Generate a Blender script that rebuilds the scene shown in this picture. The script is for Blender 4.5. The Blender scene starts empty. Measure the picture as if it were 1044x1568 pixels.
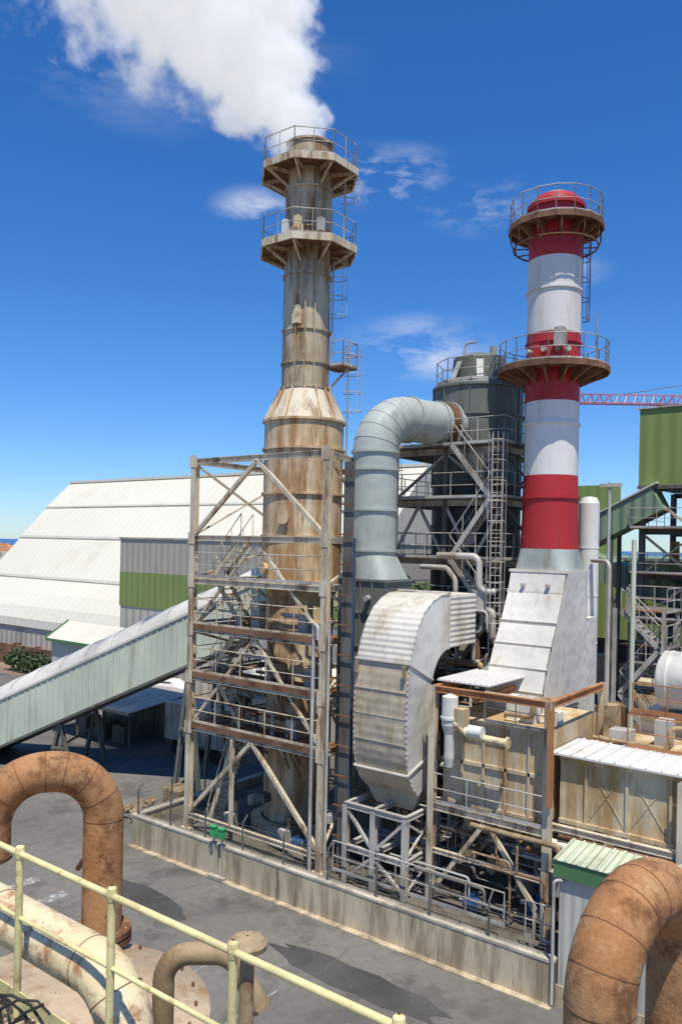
import bpy, math, random
from mathutils import Vector, Matrix
random.seed(7)
scene=bpy.context.scene
scene.view_settings.view_transform='Standard'
scene.view_settings.look='None'
scene.view_settings.exposure=0
# ---------------------------------------------------------------- materials
def N(nt,typ,**kw):
    n=nt.nodes.new(typ)
    for k,v in kw.items(): setattr(n,k,v)
    return n
def math_node(nt,op,a,b=None,c=None):
    n=nt.nodes.new('ShaderNodeMath'); n.operation=op
    for i,x in enumerate((a,b,c)):
        if x is None: continue
        if isinstance(x,(int,float)): n.inputs[i].default_value=x
        else: nt.links.new(x,n.inputs[i])
    return n.outputs[0]
def weather(name,base,rust=(0.16,0.07,0.03),amt=0.2,scale=0.8,rough=0.55,metal=0.0,streak=True,corr=None,var=0.25,bump=0.15,base2=None,spec=0.4,rust2=None,dent=0):
    m=bpy.data.materials.new(name); m.use_nodes=True; nt=m.node_tree; L=nt.links
    base=tuple(min(.8,c*1.1) for c in base)
    if base2: base2=tuple(min(.8,c*1.1) for c in base2)
    bs=nt.nodes['Principled BSDF']
    tc=N(nt,'ShaderNodeTexCoord')
    mp=N(nt,'ShaderNodeMapping'); L.new(tc.outputs['Object'],mp.inputs[0])
    mp.inputs['Scale'].default_value=(1,1,0.16) if streak else (1,1,1)
    n1=N(nt,'ShaderNodeTexNoise'); n1.inputs['Scale'].default_value=scale*1.6; n1.inputs['Detail'].default_value=8; n1.inputs['Roughness'].default_value=0.65
    L.new(mp.outputs[0],n1.inputs['Vector'])
    r=N(nt,'ShaderNodeMapRange'); lo=0.68-amt*0.4; r.inputs[1].default_value=lo; r.inputs[2].default_value=lo+0.14
    L.new(n1.outputs['Fac'],r.inputs[0])
    n2=N(nt,'ShaderNodeTexNoise'); n2.inputs['Scale'].default_value=scale*0.5; n2.inputs['Detail'].default_value=5
    L.new(tc.outputs['Object'],n2.inputs['Vector'])
    n3=N(nt,'ShaderNodeTexNoise'); n3.inputs['Scale'].default_value=scale*14; n3.inputs['Detail'].default_value=4
    L.new(mp.outputs[0],n3.inputs['Vector'])
    mx0=N(nt,'ShaderNodeMix',data_type='RGBA')
    b2=base2 if base2 else tuple(c*(1-var*1.6) for c in base)
    mx0.inputs[6].default_value=(*base,1); mx0.inputs[7].default_value=(*b2,1)
    rr=N(nt,'ShaderNodeMapRange'); rr.inputs[1].default_value=0.4; rr.inputs[2].default_value=0.65; L.new(n2.outputs['Fac'],rr.inputs[0])
    L.new(rr.outputs[0],mx0.inputs[0])
    mx=N(nt,'ShaderNodeMix',data_type='RGBA'); mx.inputs[7].default_value=(*rust,1)
    L.new(mx0.outputs[2],mx.inputs[6]); 
    f=math_node(nt,'MULTIPLY',r.outputs[0],0.85); L.new(f,mx.inputs[0])
    col=mx.outputs[2]
    if rust2:
        n4=N(nt,'ShaderNodeTexNoise'); n4.inputs['Scale'].default_value=scale*2.7; n4.inputs['Detail'].default_value=9; n4.inputs['Roughness'].default_value=.7
        mp4=N(nt,'ShaderNodeMapping'); mp4.inputs['Location'].default_value=(31,17,5); mp4.inputs['Scale'].default_value=(1,1,.1 if streak else 1); L.new(tc.outputs['Object'],mp4.inputs[0]); L.new(mp4.outputs[0],n4.inputs['Vector'])
        r4=N(nt,'ShaderNodeMapRange'); r4.inputs[1].default_value=.53; r4.inputs[2].default_value=.66; r4.inputs[4].default_value=.9; L.new(n4.outputs['Fac'],r4.inputs[0])
        m4=N(nt,'ShaderNodeMix',data_type='RGBA'); L.new(r4.outputs[0],m4.inputs[0]); L.new(col,m4.inputs[6]); m4.inputs[7].default_value=(*rust2,1); col=m4.outputs[2]
    hv=N(nt,'ShaderNodeHueSaturation')
    v=math_node(nt,'MULTIPLY_ADD',n3.outputs['Fac'],var*1.6,1-var*0.8)
    L.new(v,hv.inputs['Value']); L.new(col,hv.inputs['Color'])
    L.new(hv.outputs[0],bs.inputs['Base Color'])
    bs.inputs['Metallic'].default_value=metal
    bs.inputs['Specular IOR Level'].default_value=spec
    ro=math_node(nt,'MULTIPLY_ADD',r.outputs[0],0.3,rough); L.new(ro,bs.inputs['Roughness'])
    bp=N(nt,'ShaderNodeBump'); bp.inputs['Strength'].default_value=bump; bp.inputs['Distance'].default_value=0.02
    L.new(n3.outputs['Fac'],bp.inputs['Height'])
    last=bp
    if dent:
        nd=N(nt,'ShaderNodeTexNoise'); nd.inputs['Scale'].default_value=1.7; nd.inputs['Detail'].default_value=1; L.new(tc.outputs['Object'],nd.inputs['Vector'])
        bd=N(nt,'ShaderNodeBump'); bd.inputs['Strength'].default_value=1; bd.inputs['Distance'].default_value=dent; L.new(nd.outputs['Fac'],bd.inputs['Height']); L.new(last.outputs[0],bd.inputs['Normal']); last=bd
    if corr:
        ax,pitch,depth=corr
        sp=N(nt,'ShaderNodeSeparateXYZ'); L.new(tc.outputs['Object'],sp.inputs[0])
        if ax=='XY': c=math_node(nt,'ADD',sp.outputs[0],sp.outputs[1])
        else: c=sp.outputs['XYZ'.index(ax)]
        c=math_node(nt,'MULTIPLY',c,2*math.pi/pitch); c=math_node(nt,'SINE',c)
        b2n=N(nt,'ShaderNodeBump'); b2n.inputs['Strength'].default_value=1.0; b2n.inputs['Distance'].default_value=depth
        L.new(c,b2n.inputs['Height']); L.new(last.outputs[0],b2n.inputs['Normal']); last=b2n
    L.new(last.outputs[0],bs.inputs['Normal'])
    return m
W=weather
M=dict(
 asphalt=W('asphalt_mat',(0.125,0.116,0.10),(0.08,0.075,0.066),0.38,0.25,0.88,streak=False,var=0.3,bump=0.4,base2=(0.165,0.152,0.13),rust2=(.11,.102,.088)),
 patch=W('asphalt_patch_mat',(0.08,0.076,0.07),(0.06,0.058,0.054),0.35,0.6,0.88,streak=False,var=0.3,bump=0.4),
 dirt=W('dirt_mat',(0.26,0.18,0.12),(0.15,0.12,0.08),0.4,0.2,0.9,streak=False),
 sea=W('sea_mat',(0.02,0.09,0.22),(0.03,0.12,0.26),0.3,0.01,0.3,streak=False,var=0.1),
 concrete=W('concrete_mat',(0.53,0.44,0.295),(0.27,0.205,0.125),0.55,0.9,0.88,var=0.25,base2=(0.42,0.34,0.225),rust2=(.19,.145,.095)),
 conctop=W('concrete_top_mat',(0.52,0.46,0.36),(0.27,0.23,0.17),0.45,1.2,0.85,streak=False,var=0.25),
 pad=W('pad_mat',(0.15,0.13,0.10),(0.06,0.042,0.03),0.5,0.6,0.9,streak=False),
 stack=W('stack_mat',(0.60,0.44,0.24),(0.34,0.17,0.06),0.6,0.8,0.5,0.0,base2=(0.64,0.54,0.37),var=0.24,rust2=(.27,.13,.05),dent=.03),
 cone=W('cone_mat',(0.60,0.53,0.40),(0.32,0.2,0.1),0.5,1,0.65,0.0,base2=(0.52,0.44,0.31),var=0.2),
 stackup=W('stack_upper_mat',(0.56,0.47,0.31),(0.29,0.16,0.06),0.56,1.0,0.45,0.05,base2=(0.34,0.265,0.16),var=0.3,rust2=(.12,.075,.038)),
 frame=W('frame_steel_mat',(0.62,0.535,0.385),(0.22,0.105,0.045),0.45,1.6,0.6,base2=(0.48,0.40,0.27)),
 brown=W('rusty_steel_mat',(0.24,0.125,0.065),(0.11,0.05,0.025),0.5,1.2,0.75,streak=False),
 orange=W('orange_rust_mat',(0.45,0.20,0.075),(0.22,0.09,0.035),0.4,1.2,0.7),
 galv=W('galvanised_mat',(0.50,0.47,0.41),(0.26,0.18,0.1),0.38,1.5,0.5,0.05),
 darksteel=W('dark_steel_mat',(0.10,0.10,0.09),(0.10,0.055,0.03),0.4,1.5,0.6,base2=(0.15,0.145,0.125)),
 duct=W('grey_duct_mat',(0.39,0.42,0.375),(0.25,0.23,0.17),0.35,0.6,0.55,0.0,var=0.16,base2=(0.33,0.355,0.315),dent=.03),
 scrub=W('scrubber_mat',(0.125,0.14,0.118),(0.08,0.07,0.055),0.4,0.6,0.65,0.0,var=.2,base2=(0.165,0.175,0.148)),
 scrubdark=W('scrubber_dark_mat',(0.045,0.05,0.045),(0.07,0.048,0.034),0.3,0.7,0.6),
 clad=W('aluminium_cladding_mat',(0.58,0.485,0.34),(0.36,0.25,0.14),0.42,0.8,0.55,0.0,var=0.16,corr=('Z',0.3,0.003),rust2=(.45,.35,.225),dent=.05),
 cladside=W('aluminium_side_mat',(0.70,0.67,0.59),(0.45,0.38,0.28),0.32,0.7,0.5,0.0,var=0.14,dent=.045),
 ductw=W('white_duct_mat',(0.63,0.595,0.505),(0.40,0.32,0.22),0.36,0.7,0.55,0.0,var=0.15,corr=('Z',0.2,0.010),rust2=(.48,.41,.30)),
 boxrust=W('stained_box_mat',(0.57,0.47,0.31),(0.38,0.23,0.09),0.58,0.8,0.65,0.0,var=0.24,base2=(0.47,0.385,0.26),corr=('X',0.25,0.004),rust2=(.55,.36,.11),dent=.04),
 white=W('white_paint_mat',(0.70,0.675,0.62),(0.54,0.48,0.38),0.28,0.7,0.5,var=0.09,dent=.012),
 red=W('red_paint_mat',(0.43,0.026,0.028),(0.32,0.035,0.03),0.4,0.8,0.5,var=0.16,base2=(0.37,0.022,0.025),dent=.012),
 whiteclad=W('cream_cladding_mat',(0.64,0.61,0.49),(0.58,0.54,0.42),0.35,0.12,0.55,streak=False,var=0.04,base2=(.60,.57,.455),corr=('X',1.1,0.010)),
 lap=W('cladding_lap_mat',(0.42,0.39,0.30),(0.35,0.31,0.23),0.3,0.4,0.6),
 creamdark=W('cream_wall_mat',(0.48,0.45,0.37),(0.36,0.32,0.25),0.3,0.15,0.6,corr=('X',1.0,0.05),var=0.08),
 greyclad=W('grey_cladding_mat',(0.40,0.36,0.29),(0.34,0.30,0.24),0.25,0.2,0.6,corr=('X',0.8,0.03),var=0.07),
 greenclad=W('green_cladding_mat',(0.21,0.265,0.075),(0.18,0.225,0.065),0.25,0.2,0.6,corr=('X',0.8,0.02),var=0.07),
 greendull=W('dull_green_mat',(0.20,0.27,0.17),(0.15,0.18,0.12),0.3,0.3,0.55,corr=('X',0.6,0.04),var=0.12),
 convside=W('conveyor_side_mat',(0.55,0.58,0.45),(0.38,0.37,0.27),0.34,0.6,0.55,var=0.12),
 convtop=W('conveyor_roof_mat',(0.62,0.59,0.50),(0.44,0.39,0.31),0.38,0.6,0.5,0.0,var=0.16,streak=False),
 roofgreen=W('pale_green_roof_mat',(0.56,0.61,0.43),(0.40,0.41,0.28),0.38,1.0,0.55,streak=False,corr=('X',0.22,0.03),rust2=(.66,.66,.56)),
 fascia=W('green_fascia_mat',(0.09,0.20,0.08),(0.07,0.14,0.06),0.25,1,0.5,var=0.1),
 wallgrey=W('grey_wall_mat',(0.50,0.48,0.40),(0.29,0.26,0.2),0.38,0.8,0.6,var=0.14,corr=('XY',0.3,0.012)),
 yellow=W('yellow_paint_mat',(0.72,0.63,0.30),(0.34,0.18,0.06),0.3,5,0.5,streak=False,var=0.18),
 rustpipe=W('rusty_pipe_mat',(0.33,0.15,0.055),(0.155,0.065,0.03),0.45,2.2,0.76,streak=False,var=0.34,bump=.3,base2=(0.40,0.215,0.095),rust2=(.44,.26,.12)),
 seam=W('weld_seam_mat',(0.22,0.10,0.045),(0.13,0.055,0.03),0.4,2.2,0.8,streak=False),
 yelpipe=W('peeling_pipe_mat',(0.66,0.53,0.30),(0.30,0.115,0.04),0.42,2.6,0.55,streak=False,var=0.17,bump=.25,base2=(0.70,0.60,0.39),rust2=(.32,.13,.04)),
 greypipe=W('tan_pipe_mat',(0.38,0.28,0.155),(0.21,0.11,0.05),0.45,3,0.65,streak=False,var=.3),
 tank=W('tank_roof_mat',(0.50,0.39,0.26),(0.26,0.145,0.07),0.45,1.2,0.75,streak=False,rust2=(.36,.23,.12)),
 bluep=W('blue_paint_mat',(0.03,0.09,0.2),(0.03,0.06,0.12),0.3,2,0.4),
 green=W('green_paint_mat',(0.04,0.36,0.12),(0.03,0.25,0.09),0.3,2,0.4),
 yel2=W('machine_yellow_mat',(0.62,0.45,0.05),(0.3,0.2,0.05),0.3,2,0.45),
 black=W('black_rubber_mat',(0.02,0.02,0.02),(0.03,0.03,0.03),0.2,2,0.6),
 glass=W('dark_glass_mat',(0.03,0.035,0.04),(0.04,0.045,0.05),0.2,2,0.1,spec=0.8),
 mark=W('road_paint_mat',(0.5,0.5,0.46),(0.16,0.152,0.138),0.8,3,0.7,streak=False),
 pink=W('crane_mat',(0.6,0.16,0.16),(0.5,0.12,0.12),0.2,1,0.5),
 foliage=W('foliage_mat',(0.07,0.11,0.035),(0.04,0.07,0.02),0.5,1.5,0.7,streak=False),
 trunk=W('bark_mat',(0.12,0.08,0.05),(0.07,0.05,0.03),0.4,2,0.8),
)
# ---------------------------------------------------------------- geometry
class Obj:
    def __init__(s,name): s.name=name; s.p={}
    def add(s,vs,fs,part,mat,smooth=False):
        d=s.p.setdefault(part,dict(v=[],f=[],m=mat,s=[]))
        o=len(d['v']); d['v'].extend([tuple(v) for v in vs])
        for f in fs: d['f'].append(tuple(i+o for i in f)); d['s'].append(smooth)
    def box(s,x0,x1,y0,y1,z0,z1,part,mat):
        v=[(x0,y0,z0),(x1,y0,z0),(x1,y1,z0),(x0,y1,z0),(x0,y0,z1),(x1,y0,z1),(x1,y1,z1),(x0,y1,z1)]
        s.add(v,[(0,3,2,1),(4,5,6,7),(0,1,5,4),(1,2,6,5),(2,3,7,6),(3,0,4,7)],part,mat)
    def prof(s,p,q,poly,part,mat,up=None):
        p=Vector(p);q=Vector(q);d=(q-p).normalized()
        u=Vector(up) if up else (Vector((0,0,1)) if abs(d.z)<0.95 else Vector((0,1,0)))
        x=d.cross(u).normalized(); y=x.cross(d).normalized()
        n=len(poly)
        v=[p+x*a+y*b for a,b in poly]+[q+x*a+y*b for a,b in poly]
        f=[(i,(i+1)%n,n+(i+1)%n,n+i) for i in range(n)]+[tuple(range(n))[::-1],tuple(range(n,2*n))]
        s.add(v,f,part,mat)
    def bar(s,p,q,w,h,part,mat,up=None):
        s.prof(p,q,[(-w/2,-h/2),(w/2,-h/2),(w/2,h/2),(-w/2,h/2)],part,mat,up)
    def ibeam(s,p,q,w,h,part,mat,up=None,t=0.03):
        a=w/2;b=h/2;c=t/2
        s.prof(p,q,[(-a,-b),(a,-b),(a,-b+t),(c,-b+t),(c,b-t),(a,b-t),(a,b),(-a,b),(-a,b-t),(-c,b-t),(-c,-b+t),(-a,-b+t)],part,mat,up)
    def tube(s,path,r,part,mat,seg=12,caps=True,closed=False):
        P=[Vector(p) for p in path]; n=len(P)
        R=r if isinstance(r,(list,tuple)) else [r]*n
        T=[]
        for i in range(n):
            if closed: t=P[(i+1)%n]-P[i-1]
            else: t=P[min(i+1,n-1)]-P[max(i-1,0)]
            T.append(t.normalized())
        u=Vector((0,0,1)) if abs(T[0].z)<0.9 else Vector((1,0,0))
        x=T[0].cross(u).normalized(); vs=[]
        for i in range(n):
            x=(x-T[i]*x.dot(T[i])).normalized(); y=T[i].cross(x)
            for k in range(seg):
                a=2*math.pi*k/seg; vs.append(P[i]+(x*math.cos(a)+y*math.sin(a))*R[i])
        fs=[]
        for i in range(n if closed else n-1):
            j=(i+1)%n
            for k in range(seg):
                k2=(k+1)%seg; fs.append((i*seg+k,i*seg+k2,j*seg+k2,j*seg+k))
        s.add(vs,fs,part,mat,seg>5)
        if caps and not closed:
            s.add(vs[:seg],[tuple(range(seg))[::-1]],part,mat); s.add(vs[-seg:],[tuple(range(seg))],part,mat)
    def lathe(s,cx,cy,prof,part,mat,seg=40,smooth_along=False):
        for i in range(len(prof)-1):
            (r0,z0),(r1,z1)=prof[i],prof[i+1]
            vs=[(cx+r0*math.cos(2*math.pi*k/seg),cy+r0*math.sin(2*math.pi*k/seg),z0) for k in range(seg)]
            vs+=[(cx+r1*math.cos(2*math.pi*k/seg),cy+r1*math.sin(2*math.pi*k/seg),z1) for k in range(seg)]
            s.add(vs,[(k,(k+1)%seg,seg+(k+1)%seg,seg+k) for k in range(seg)],part,mat,True)
    def loft(s,secs,part,mat,caps=True,smooth=False):
        n=len(secs[0]); vs=[p for q in secs for p in q]; fs=[]
        for i in range(len(secs)-1):
            for k in range(n): fs.append((i*n+k,i*n+(k+1)%n,(i+1)*n+(k+1)%n,(i+1)*n+k))
        if caps: fs+= [tuple(range(n))[::-1],tuple(range((len(secs)-1)*n,len(secs)*n))]
        s.add(vs,fs,part,mat,smooth)
    def rail(s,pts,h,part,mat,sp=1.1,r=0.022,mids=(0.5,),closed=False,seg=6):
        P=[Vector(p) for p in pts]
        if closed: P=P+[P[0]]
        for a,b in zip(P[:-1],P[1:]):
            L=(b-a).length; n=max(1,round(L/sp))
            for i in range(n+1):
                c=a.lerp(b,i/n); s.tube([c,c+Vector((0,0,h))],r,part,mat,seg)
            for m in (1.0,)+tuple(mids):
                o=Vector((0,0,h*m)); s.tube([a+o,b+o],r*(1.0 if m==1 else .8),part,mat,seg)
            s.bar(a+Vector((0,0,.06)),b+Vector((0,0,.06)),0.012,0.11,part,mat)
    def ladder(s,x,y,z0,z1,dx,dy,part,mat,w=0.42,cage=True):
        px,py=-dy,dx
        for sg in (-1,1):
            s.bar((x+px*w/2*sg,y+py*w/2*sg,z0),(x+px*w/2*sg,y+py*w/2*sg,z1),0.05,0.05,part,mat)
        z=z0+.15
        while z<z1: 
            s.tube([(x-px*w/2,y-py*w/2,z),(x+px*w/2,y+py*w/2,z)],0.014,part,mat,5); z+=0.3
        if cage:
            z=z0+2.2
            A=[-90,-50,-15,15,50,90]
            def cp(a,z): 
                a=math.radians(a); return (x+px*math.sin(a)*.36+dx*(math.cos(a)*.62),y+py*math.sin(a)*.36+dy*(math.cos(a)*.62),z)
            while z<z1:
                s.tube([cp(a,z) for a in (-110,-70,-35,0,35,70,110)],0.018,part,mat,4); z+=0.8
            for a in A: s.tube([cp(a,z0+2.2),cp(a,z1)],0.014,part,mat,4)
    def done(s,parent_loc=None):
        e=bpy.data.objects.new(s.name,None); scene.collection.objects.link(e); e.empty_display_size=0.5
        for k,d in s.p.items():
            me=bpy.data.meshes.new(k); me.from_pydata(d['v'],[],d['f']); me.validate(clean_customdata=False)
            if len(me.polygons)==len(d['s']): me.polygons.foreach_set('use_smooth',d['s'])
            me.materials.append(d['m']); me.update()
            o=bpy.data.objects.new(k,me); scene.collection.objects.link(o); o.parent=e
        return e
def fillet(pts,R,n=8):
    P=[Vector(p) for p in pts]; out=[P[0]]
    for i in range(1,len(P)-1):
        a=(P[i-1]-P[i]); b=(P[i+1]-P[i]); la,lb=a.length,b.length; a.normalize(); b.normalize()
        ang=a.angle(b); t=min(R/math.tan(ang/2),la*.49 if i>1 else la*.98,lb*.49 if i<len(P)-2 else lb*.98)
        r=t*math.tan(ang/2)
        c=P[i]+(a+b).normalized()*(r/math.sin(ang/2)); p0=P[i]+a*t-c; p1=P[i]+b*t-c
        th=p0.angle(p1)
        for k in range(n+1):
            f=k/n; out.append(c+(p0*math.sin((1-f)*th)+p1*math.sin(f*th))/math.sin(th))
    out.append(P[-1]); return out
def ring_pts(cx,cy,R,z,n,rot=0): return [(cx+R*math.cos(2*math.pi*(k+rot)/n),cy+R*math.sin(2*math.pi*(k+rot)/n),z) for k in range(n)]
def ring_platform(o,cx,cy,rin,R,z,n,pre,deck,edge,railm,h=1.05,drop=0.9,eh=0.22,brk=8):
    rot=0.5 if n==8 else 0
    a=ring_pts(cx,cy,R,z,n,rot); b=ring_pts(cx,cy,rin,z,n,rot)
    a2=ring_pts(cx,cy,R,z-.05,n,rot); b2=ring_pts(cx,cy,rin,z-.05,n,rot)
    f=[]
    for k in range(n):
        k2=(k+1)%n; f+=[(k,k2,n+k2,n+k),(2*n+k2,2*n+k,3*n+k,3*n+k2)]
    o.add(a+b+a2+b2,f,pre+'_deck',deck)
    for k in range(n):
        p=Vector(a[k]);q=Vector(a[(k+1)%n]); dz=Vector((0,0,-eh*.35))
        o.bar(p+dz,q+dz,0.06,eh,pre+'_fascia',edge)
    o.rail([(x,y,z) for x,y,_ in ring_pts(cx,cy,R-.05,z,n,rot)],h,pre+'_railing',railm,sp=0.95,r=0.02,closed=True)
    for k in range(brk):
        an=2*math.pi*(k+(.5 if n==8 else 0))/brk; c,s_=math.cos(an),math.sin(an)
        o.bar((cx+rin*.9*c,cy+rin*.9*s_,z-.14),(cx+(R-.05)*c,cy+(R-.05)*s_,z-.14),0.08,0.16,pre+'_brackets',edge)
        o.bar((cx+rin*c,cy+rin*s_,z-drop),(cx+(R-.15)*c,cy+(R-.15)*s_,z-.18),0.07,0.1,pre+'_brackets',edge)
        o.add([(cx+rin*c,cy+rin*s_,z-.2),(cx+rin*c,cy+rin*s_,z-drop),(cx+(R-.3)*c,cy+(R-.3)*s_,z-.2)],[(0,1,2)],pre+'_gussets',deck)
def frame_face(o,p0,p1,levels,part,mat,pattern='X',w=.09):
    p0=Vector(p0);p1=Vector(p1)
    for i in range(len(levels)-1):
        z0,z1=levels[i]+.1,levels[i+1]-.1
        A=Vector((p0.x,p0.y,z0));B=Vector((p1.x,p1.y,z0));C=Vector((p1.x,p1.y,z1));D=Vector((p0.x,p0.y,z1))
        pt=pattern[i%len(pattern)]
        if pt=='X': o.bar(A,C,w,w*.6,part,mat); o.bar(B,D,w*.6,w,part,mat)
        if pt=='/': o.bar(A,C,w,w,part,mat)
        if pt=='\\': o.bar(B,D,w,w,part,mat)
        if pt=='A': o.bar(A,(C+D)/2,w,w,part,mat); o.bar(B,(C+D)/2,w,w,part,mat)
        if pt=='V': o.bar(D,(A+B)/2,w,w,part,mat); o.bar(C,(A+B)/2,w,w,part,mat)
# ================================================================= GROUND
def sheet(name,x0,x1,y0,y1,z,mat):
    me=bpy.data.meshes.new(name); me.from_pydata([(x0,y0,z),(x1,y0,z),(x1,y1,z),(x0,y1,z)],[],[(0,1,2,3)]); me.materials.append(mat)
    o=bpy.data.objects.new(name,me); scene.collection.objects.link(o); return o
sheet('ground',-4000,4000,-3000,5000,0,M['dirt'])
sheet('road',-60,60,-60,19,0.004,M['asphalt'])
sheet('sea',-4000,-340,-200,5000,0.03,M['sea'])
o=Obj('road_markings')
for i in range(4): o.box(9.5+i*2.6,9.6+i*2.6,-8.8,-4.4,0.010,0.013,'bay_lines',M['mark'])
for i in range(2): o.box(-.2+i*1.9,.3+i*1.9,-6.2,-4.6,0.010,0.013,'crossing_bars',M['mark'])
o.done()
o=Obj('road_repairs')
def blob(x,y,rx,ry,seed):
    rr=random.Random(seed); n=22; return [(x+rx*math.cos(2*math.pi*k/n)*rr.uniform(.85,1.15),y+ry*math.sin(2*math.pi*k/n)*rr.uniform(.85,1.15),.008) for k in range(n)]
for i,(x,y,rx,ry) in enumerate(((4,-3.2,2.6,.8),(13.5,-2.6,3.2,.7),(-6,-5,2,1.4),(8,-8,1.3,2))): o.add(blob(x,y,rx,ry,i),[tuple(range(22))],'patches',M['patch'])
for i in range(7):
    rr=random.Random(i+40); x=rr.uniform(-4,15); y=rr.uniform(-9,-2); ang=rr.uniform(-.3,.3)+(1.57 if i%3==0 else 0); pts=[]
    for k in range(14): pts.append((x,y)); ang+=rr.uniform(-.35,.35); x+=.4*math.cos(ang); y+=.4*math.sin(ang)
    for a,b in zip(pts[:-1],pts[1:]):
        if max(a[1],b[1])>-.6: continue
        dx,dy=b[0]-a[0],b[1]-a[1]; l=math.hypot(dx,dy); nx,ny=-dy/l*.012,dx/l*.012
        o.add([(a[0]-nx,a[1]-ny,.009),(b[0]-nx,b[1]-ny,.009),(b[0]+nx,b[1]+ny,.009),(a[0]+nx,a[1]+ny,.009)],[(0,1,2,3)],'crack_seals',M['darksteel'])
o.tube([(6.5,-3.9,.004),(6.5,-3.9,.014)],.34,'manhole_cover',M['darksteel'],24)
o.done()
o=Obj('plant_pad')
o.box(0.15,60,0.15,70,0.0,0.9,'slab',M['pad']); o.done()
o=Obj('concrete_wall')
n=9
for i in range(n):
    a=0+18.7*i/n; b=18.7*(i+1)/n
    o.box(a+.007,b-.007,-.15,.147,0.0,1.22,'panels',M['concrete'])
o.box(-.02,18.7,-.13,.12,0.0,1.2,'joints',M['pad'])
o.box(-.05,18.7,-.17,.19,1.22,1.30,'coping',M['conctop'])
o.box(-.15,.14,.2,16,0,1.22,'side_wall',M['concrete']); o.box(-.19,.18,.2,16,1.222,1.298,'side_coping',M['conctop'])
o.box(0,18.7,-.40,-.152,0.0,.05,'footing',M['concrete'])
o.done()
o=Obj('wire_fence')
s=0.2
while s<18.6:
    o.bar((s,0,1.3),(s,0,2.35),0.05,0.05,'posts',M['darksteel']); o.bar((s,0,2.35),(s,.25,2.6),0.04,0.04,'posts',M['darksteel']); s+=2.05
for k in range(9): o.tube([(0.1,0,1.4+k*.11),(18.6,0,1.4+k*.11)],0.007,'wires',M['darksteel'],4)
x=0.2
while x<18.6: o.tube([(x,0,1.35),(x,0,2.3)],0.004,'mesh_wires',M['darksteel'],3); x+=.17
for t in (2,4,6,8,10): o.bar((0,t,1.3),(0,t,2.4),0.05,0.05,'posts',M['darksteel'])
for k in range(6): o.tube([(0,0,1.4+k*.17),(0,10,1.4+k*.17)],0.007,'wires',M['darksteel'],4)
o.done()
o=Obj('green_junction_boxes')
for s in (5.1,5.55):
    o.bar((s,-.28,0.1),(s,-.28,2.1),0.05,0.05,'post',M['galv'])
    o.box(s-.12,s+.12,-.40,-.22,1.65,2.0,'box',M['green']); o.box(s-.14,s+.14,-.43,-.2,2.0,2.04,'lid',M['green'])
o.box(4.9,5.7,-.42,-.2,.05,.16,'base',M['conctop'])
o.done()
# ================================================================= LEFT STACK
SX,SY=5.16,4.5
o=Obj('steel_chimney_stack')
o.lathe(SX,SY,[(1.95,.9),(1.95,1.25),(1.5,1.3)],'base',M['stack'],48)
o.lathe(SX,SY,[(1.42,1.3),(1.42,10.6),(1.70,11.3),(1.70,18.2)],'vessel',M['stack'],56)
o.lathe(SX,SY,[(1.70,18.2),(1.02,19.55)],'cone',M['cone'],56)
for z in (4.2,7.1,9.6): o.lathe(SX,SY,[(1.43,z),(1.5,z),(1.5,z+.1),(1.43,z+.1)],'vessel_rings',M['stack'],56)
for z in (11.3,13.2,15,16.9,18.1): o.lathe(SX,SY,[(1.7,z),(1.79,z),(1.79,z+.1),(1.7,z+.1)],'vessel_rings',M['stack'],56)
o.lathe(SX,SY,[(1.02,19.5),(1.0,24.4),(1.0,30.1),(.9,30.1),(.9,27)],'shaft',M['stackup'],48)
for z in (19.55,20.6,22.0,24.35,26.3,28.0,30.0): o.lathe(SX,SY,[(1.0,z),(1.07,z),(1.07,z+.09),(1.0,z+.09)],'shaft_rings',M['stackup'],48)
for k in range(14):
    a=2*math.pi*k/14; c,s_=math.cos(a),math.sin(a)
    o.bar((SX+1.74*c,SY+1.74*s_,18.15),(SX+1.07*c,SY+1.07*s_,19.55),0.05,0.12,'cone_ribs',M['stack'])
for k in range(3):
    a=math.radians(-75+k*22); c,s_=math.cos(a),math.sin(a)
    o.tube([(SX+1.08*c,SY+1.08*s_,19.6),(SX+1.08*c,SY+1.08*s_,25.4)],0.035,'conduits',M['stackup'],6)
for z,a in ((9.0,-100),(5.5,-60),(14.0,-75),(11.9,-110),(8.2,-55),(6.7,-90)):
    a=math.radians(a); c,s_=math.cos(a),math.sin(a); R=1.42 if z<10.6 else 1.7
    o.tube([(SX+(R-.05)*c,SY+(R-.05)*s_,z),(SX+(R+.16)*c,SY+(R+.16)*s_,z)],.2,'manholes',M['stack'],16)
    o.tube([(SX+(R+.16)*c,SY+(R+.16)*s_,z),(SX+(R+.2)*c,SY+(R+.2)*s_,z)],.26,'manhole_covers',M['stack'],16)
a=math.radians(-80); c,s_=math.cos(a),math.sin(a)
o.box(SX+c-.05,SX+c+.28,SY+s_-.12,SY+s_+.1,22.2,22.95,'sampling_box',M['yelpipe'])
ring_platform(o,SX,SY,1.0,2.15,25.6,8,'middle_platform',M['brown'],M['frame'],M['galv'],h=1.05,drop=.75,eh=.28)
ring_platform(o,SX,SY,1.0,2.15,28.9,8,'top_platform',M['brown'],M['frame'],M['galv'],h=1.05,drop=.75,eh=.28)
for p,m in (((1.15,-.6),'galv'),((-.2,-1.25),'white'),((.5,-1.3),'yelpipe')): o.box(SX+p[0],SX+p[0]+.25,SY+p[1]-.25,SY+p[1],25.95,26.5,'instruments_'+m,M[m])
for k in range(5): o.tube([(SX+.3+.18*k,SY-1.6,25.6),(SX+.3+.18*k,SY-1.6,25.95+.1*(k%3))],.05,'sample_ports',M['yelpipe'],8)
c45,s45=.80,.60
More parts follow.
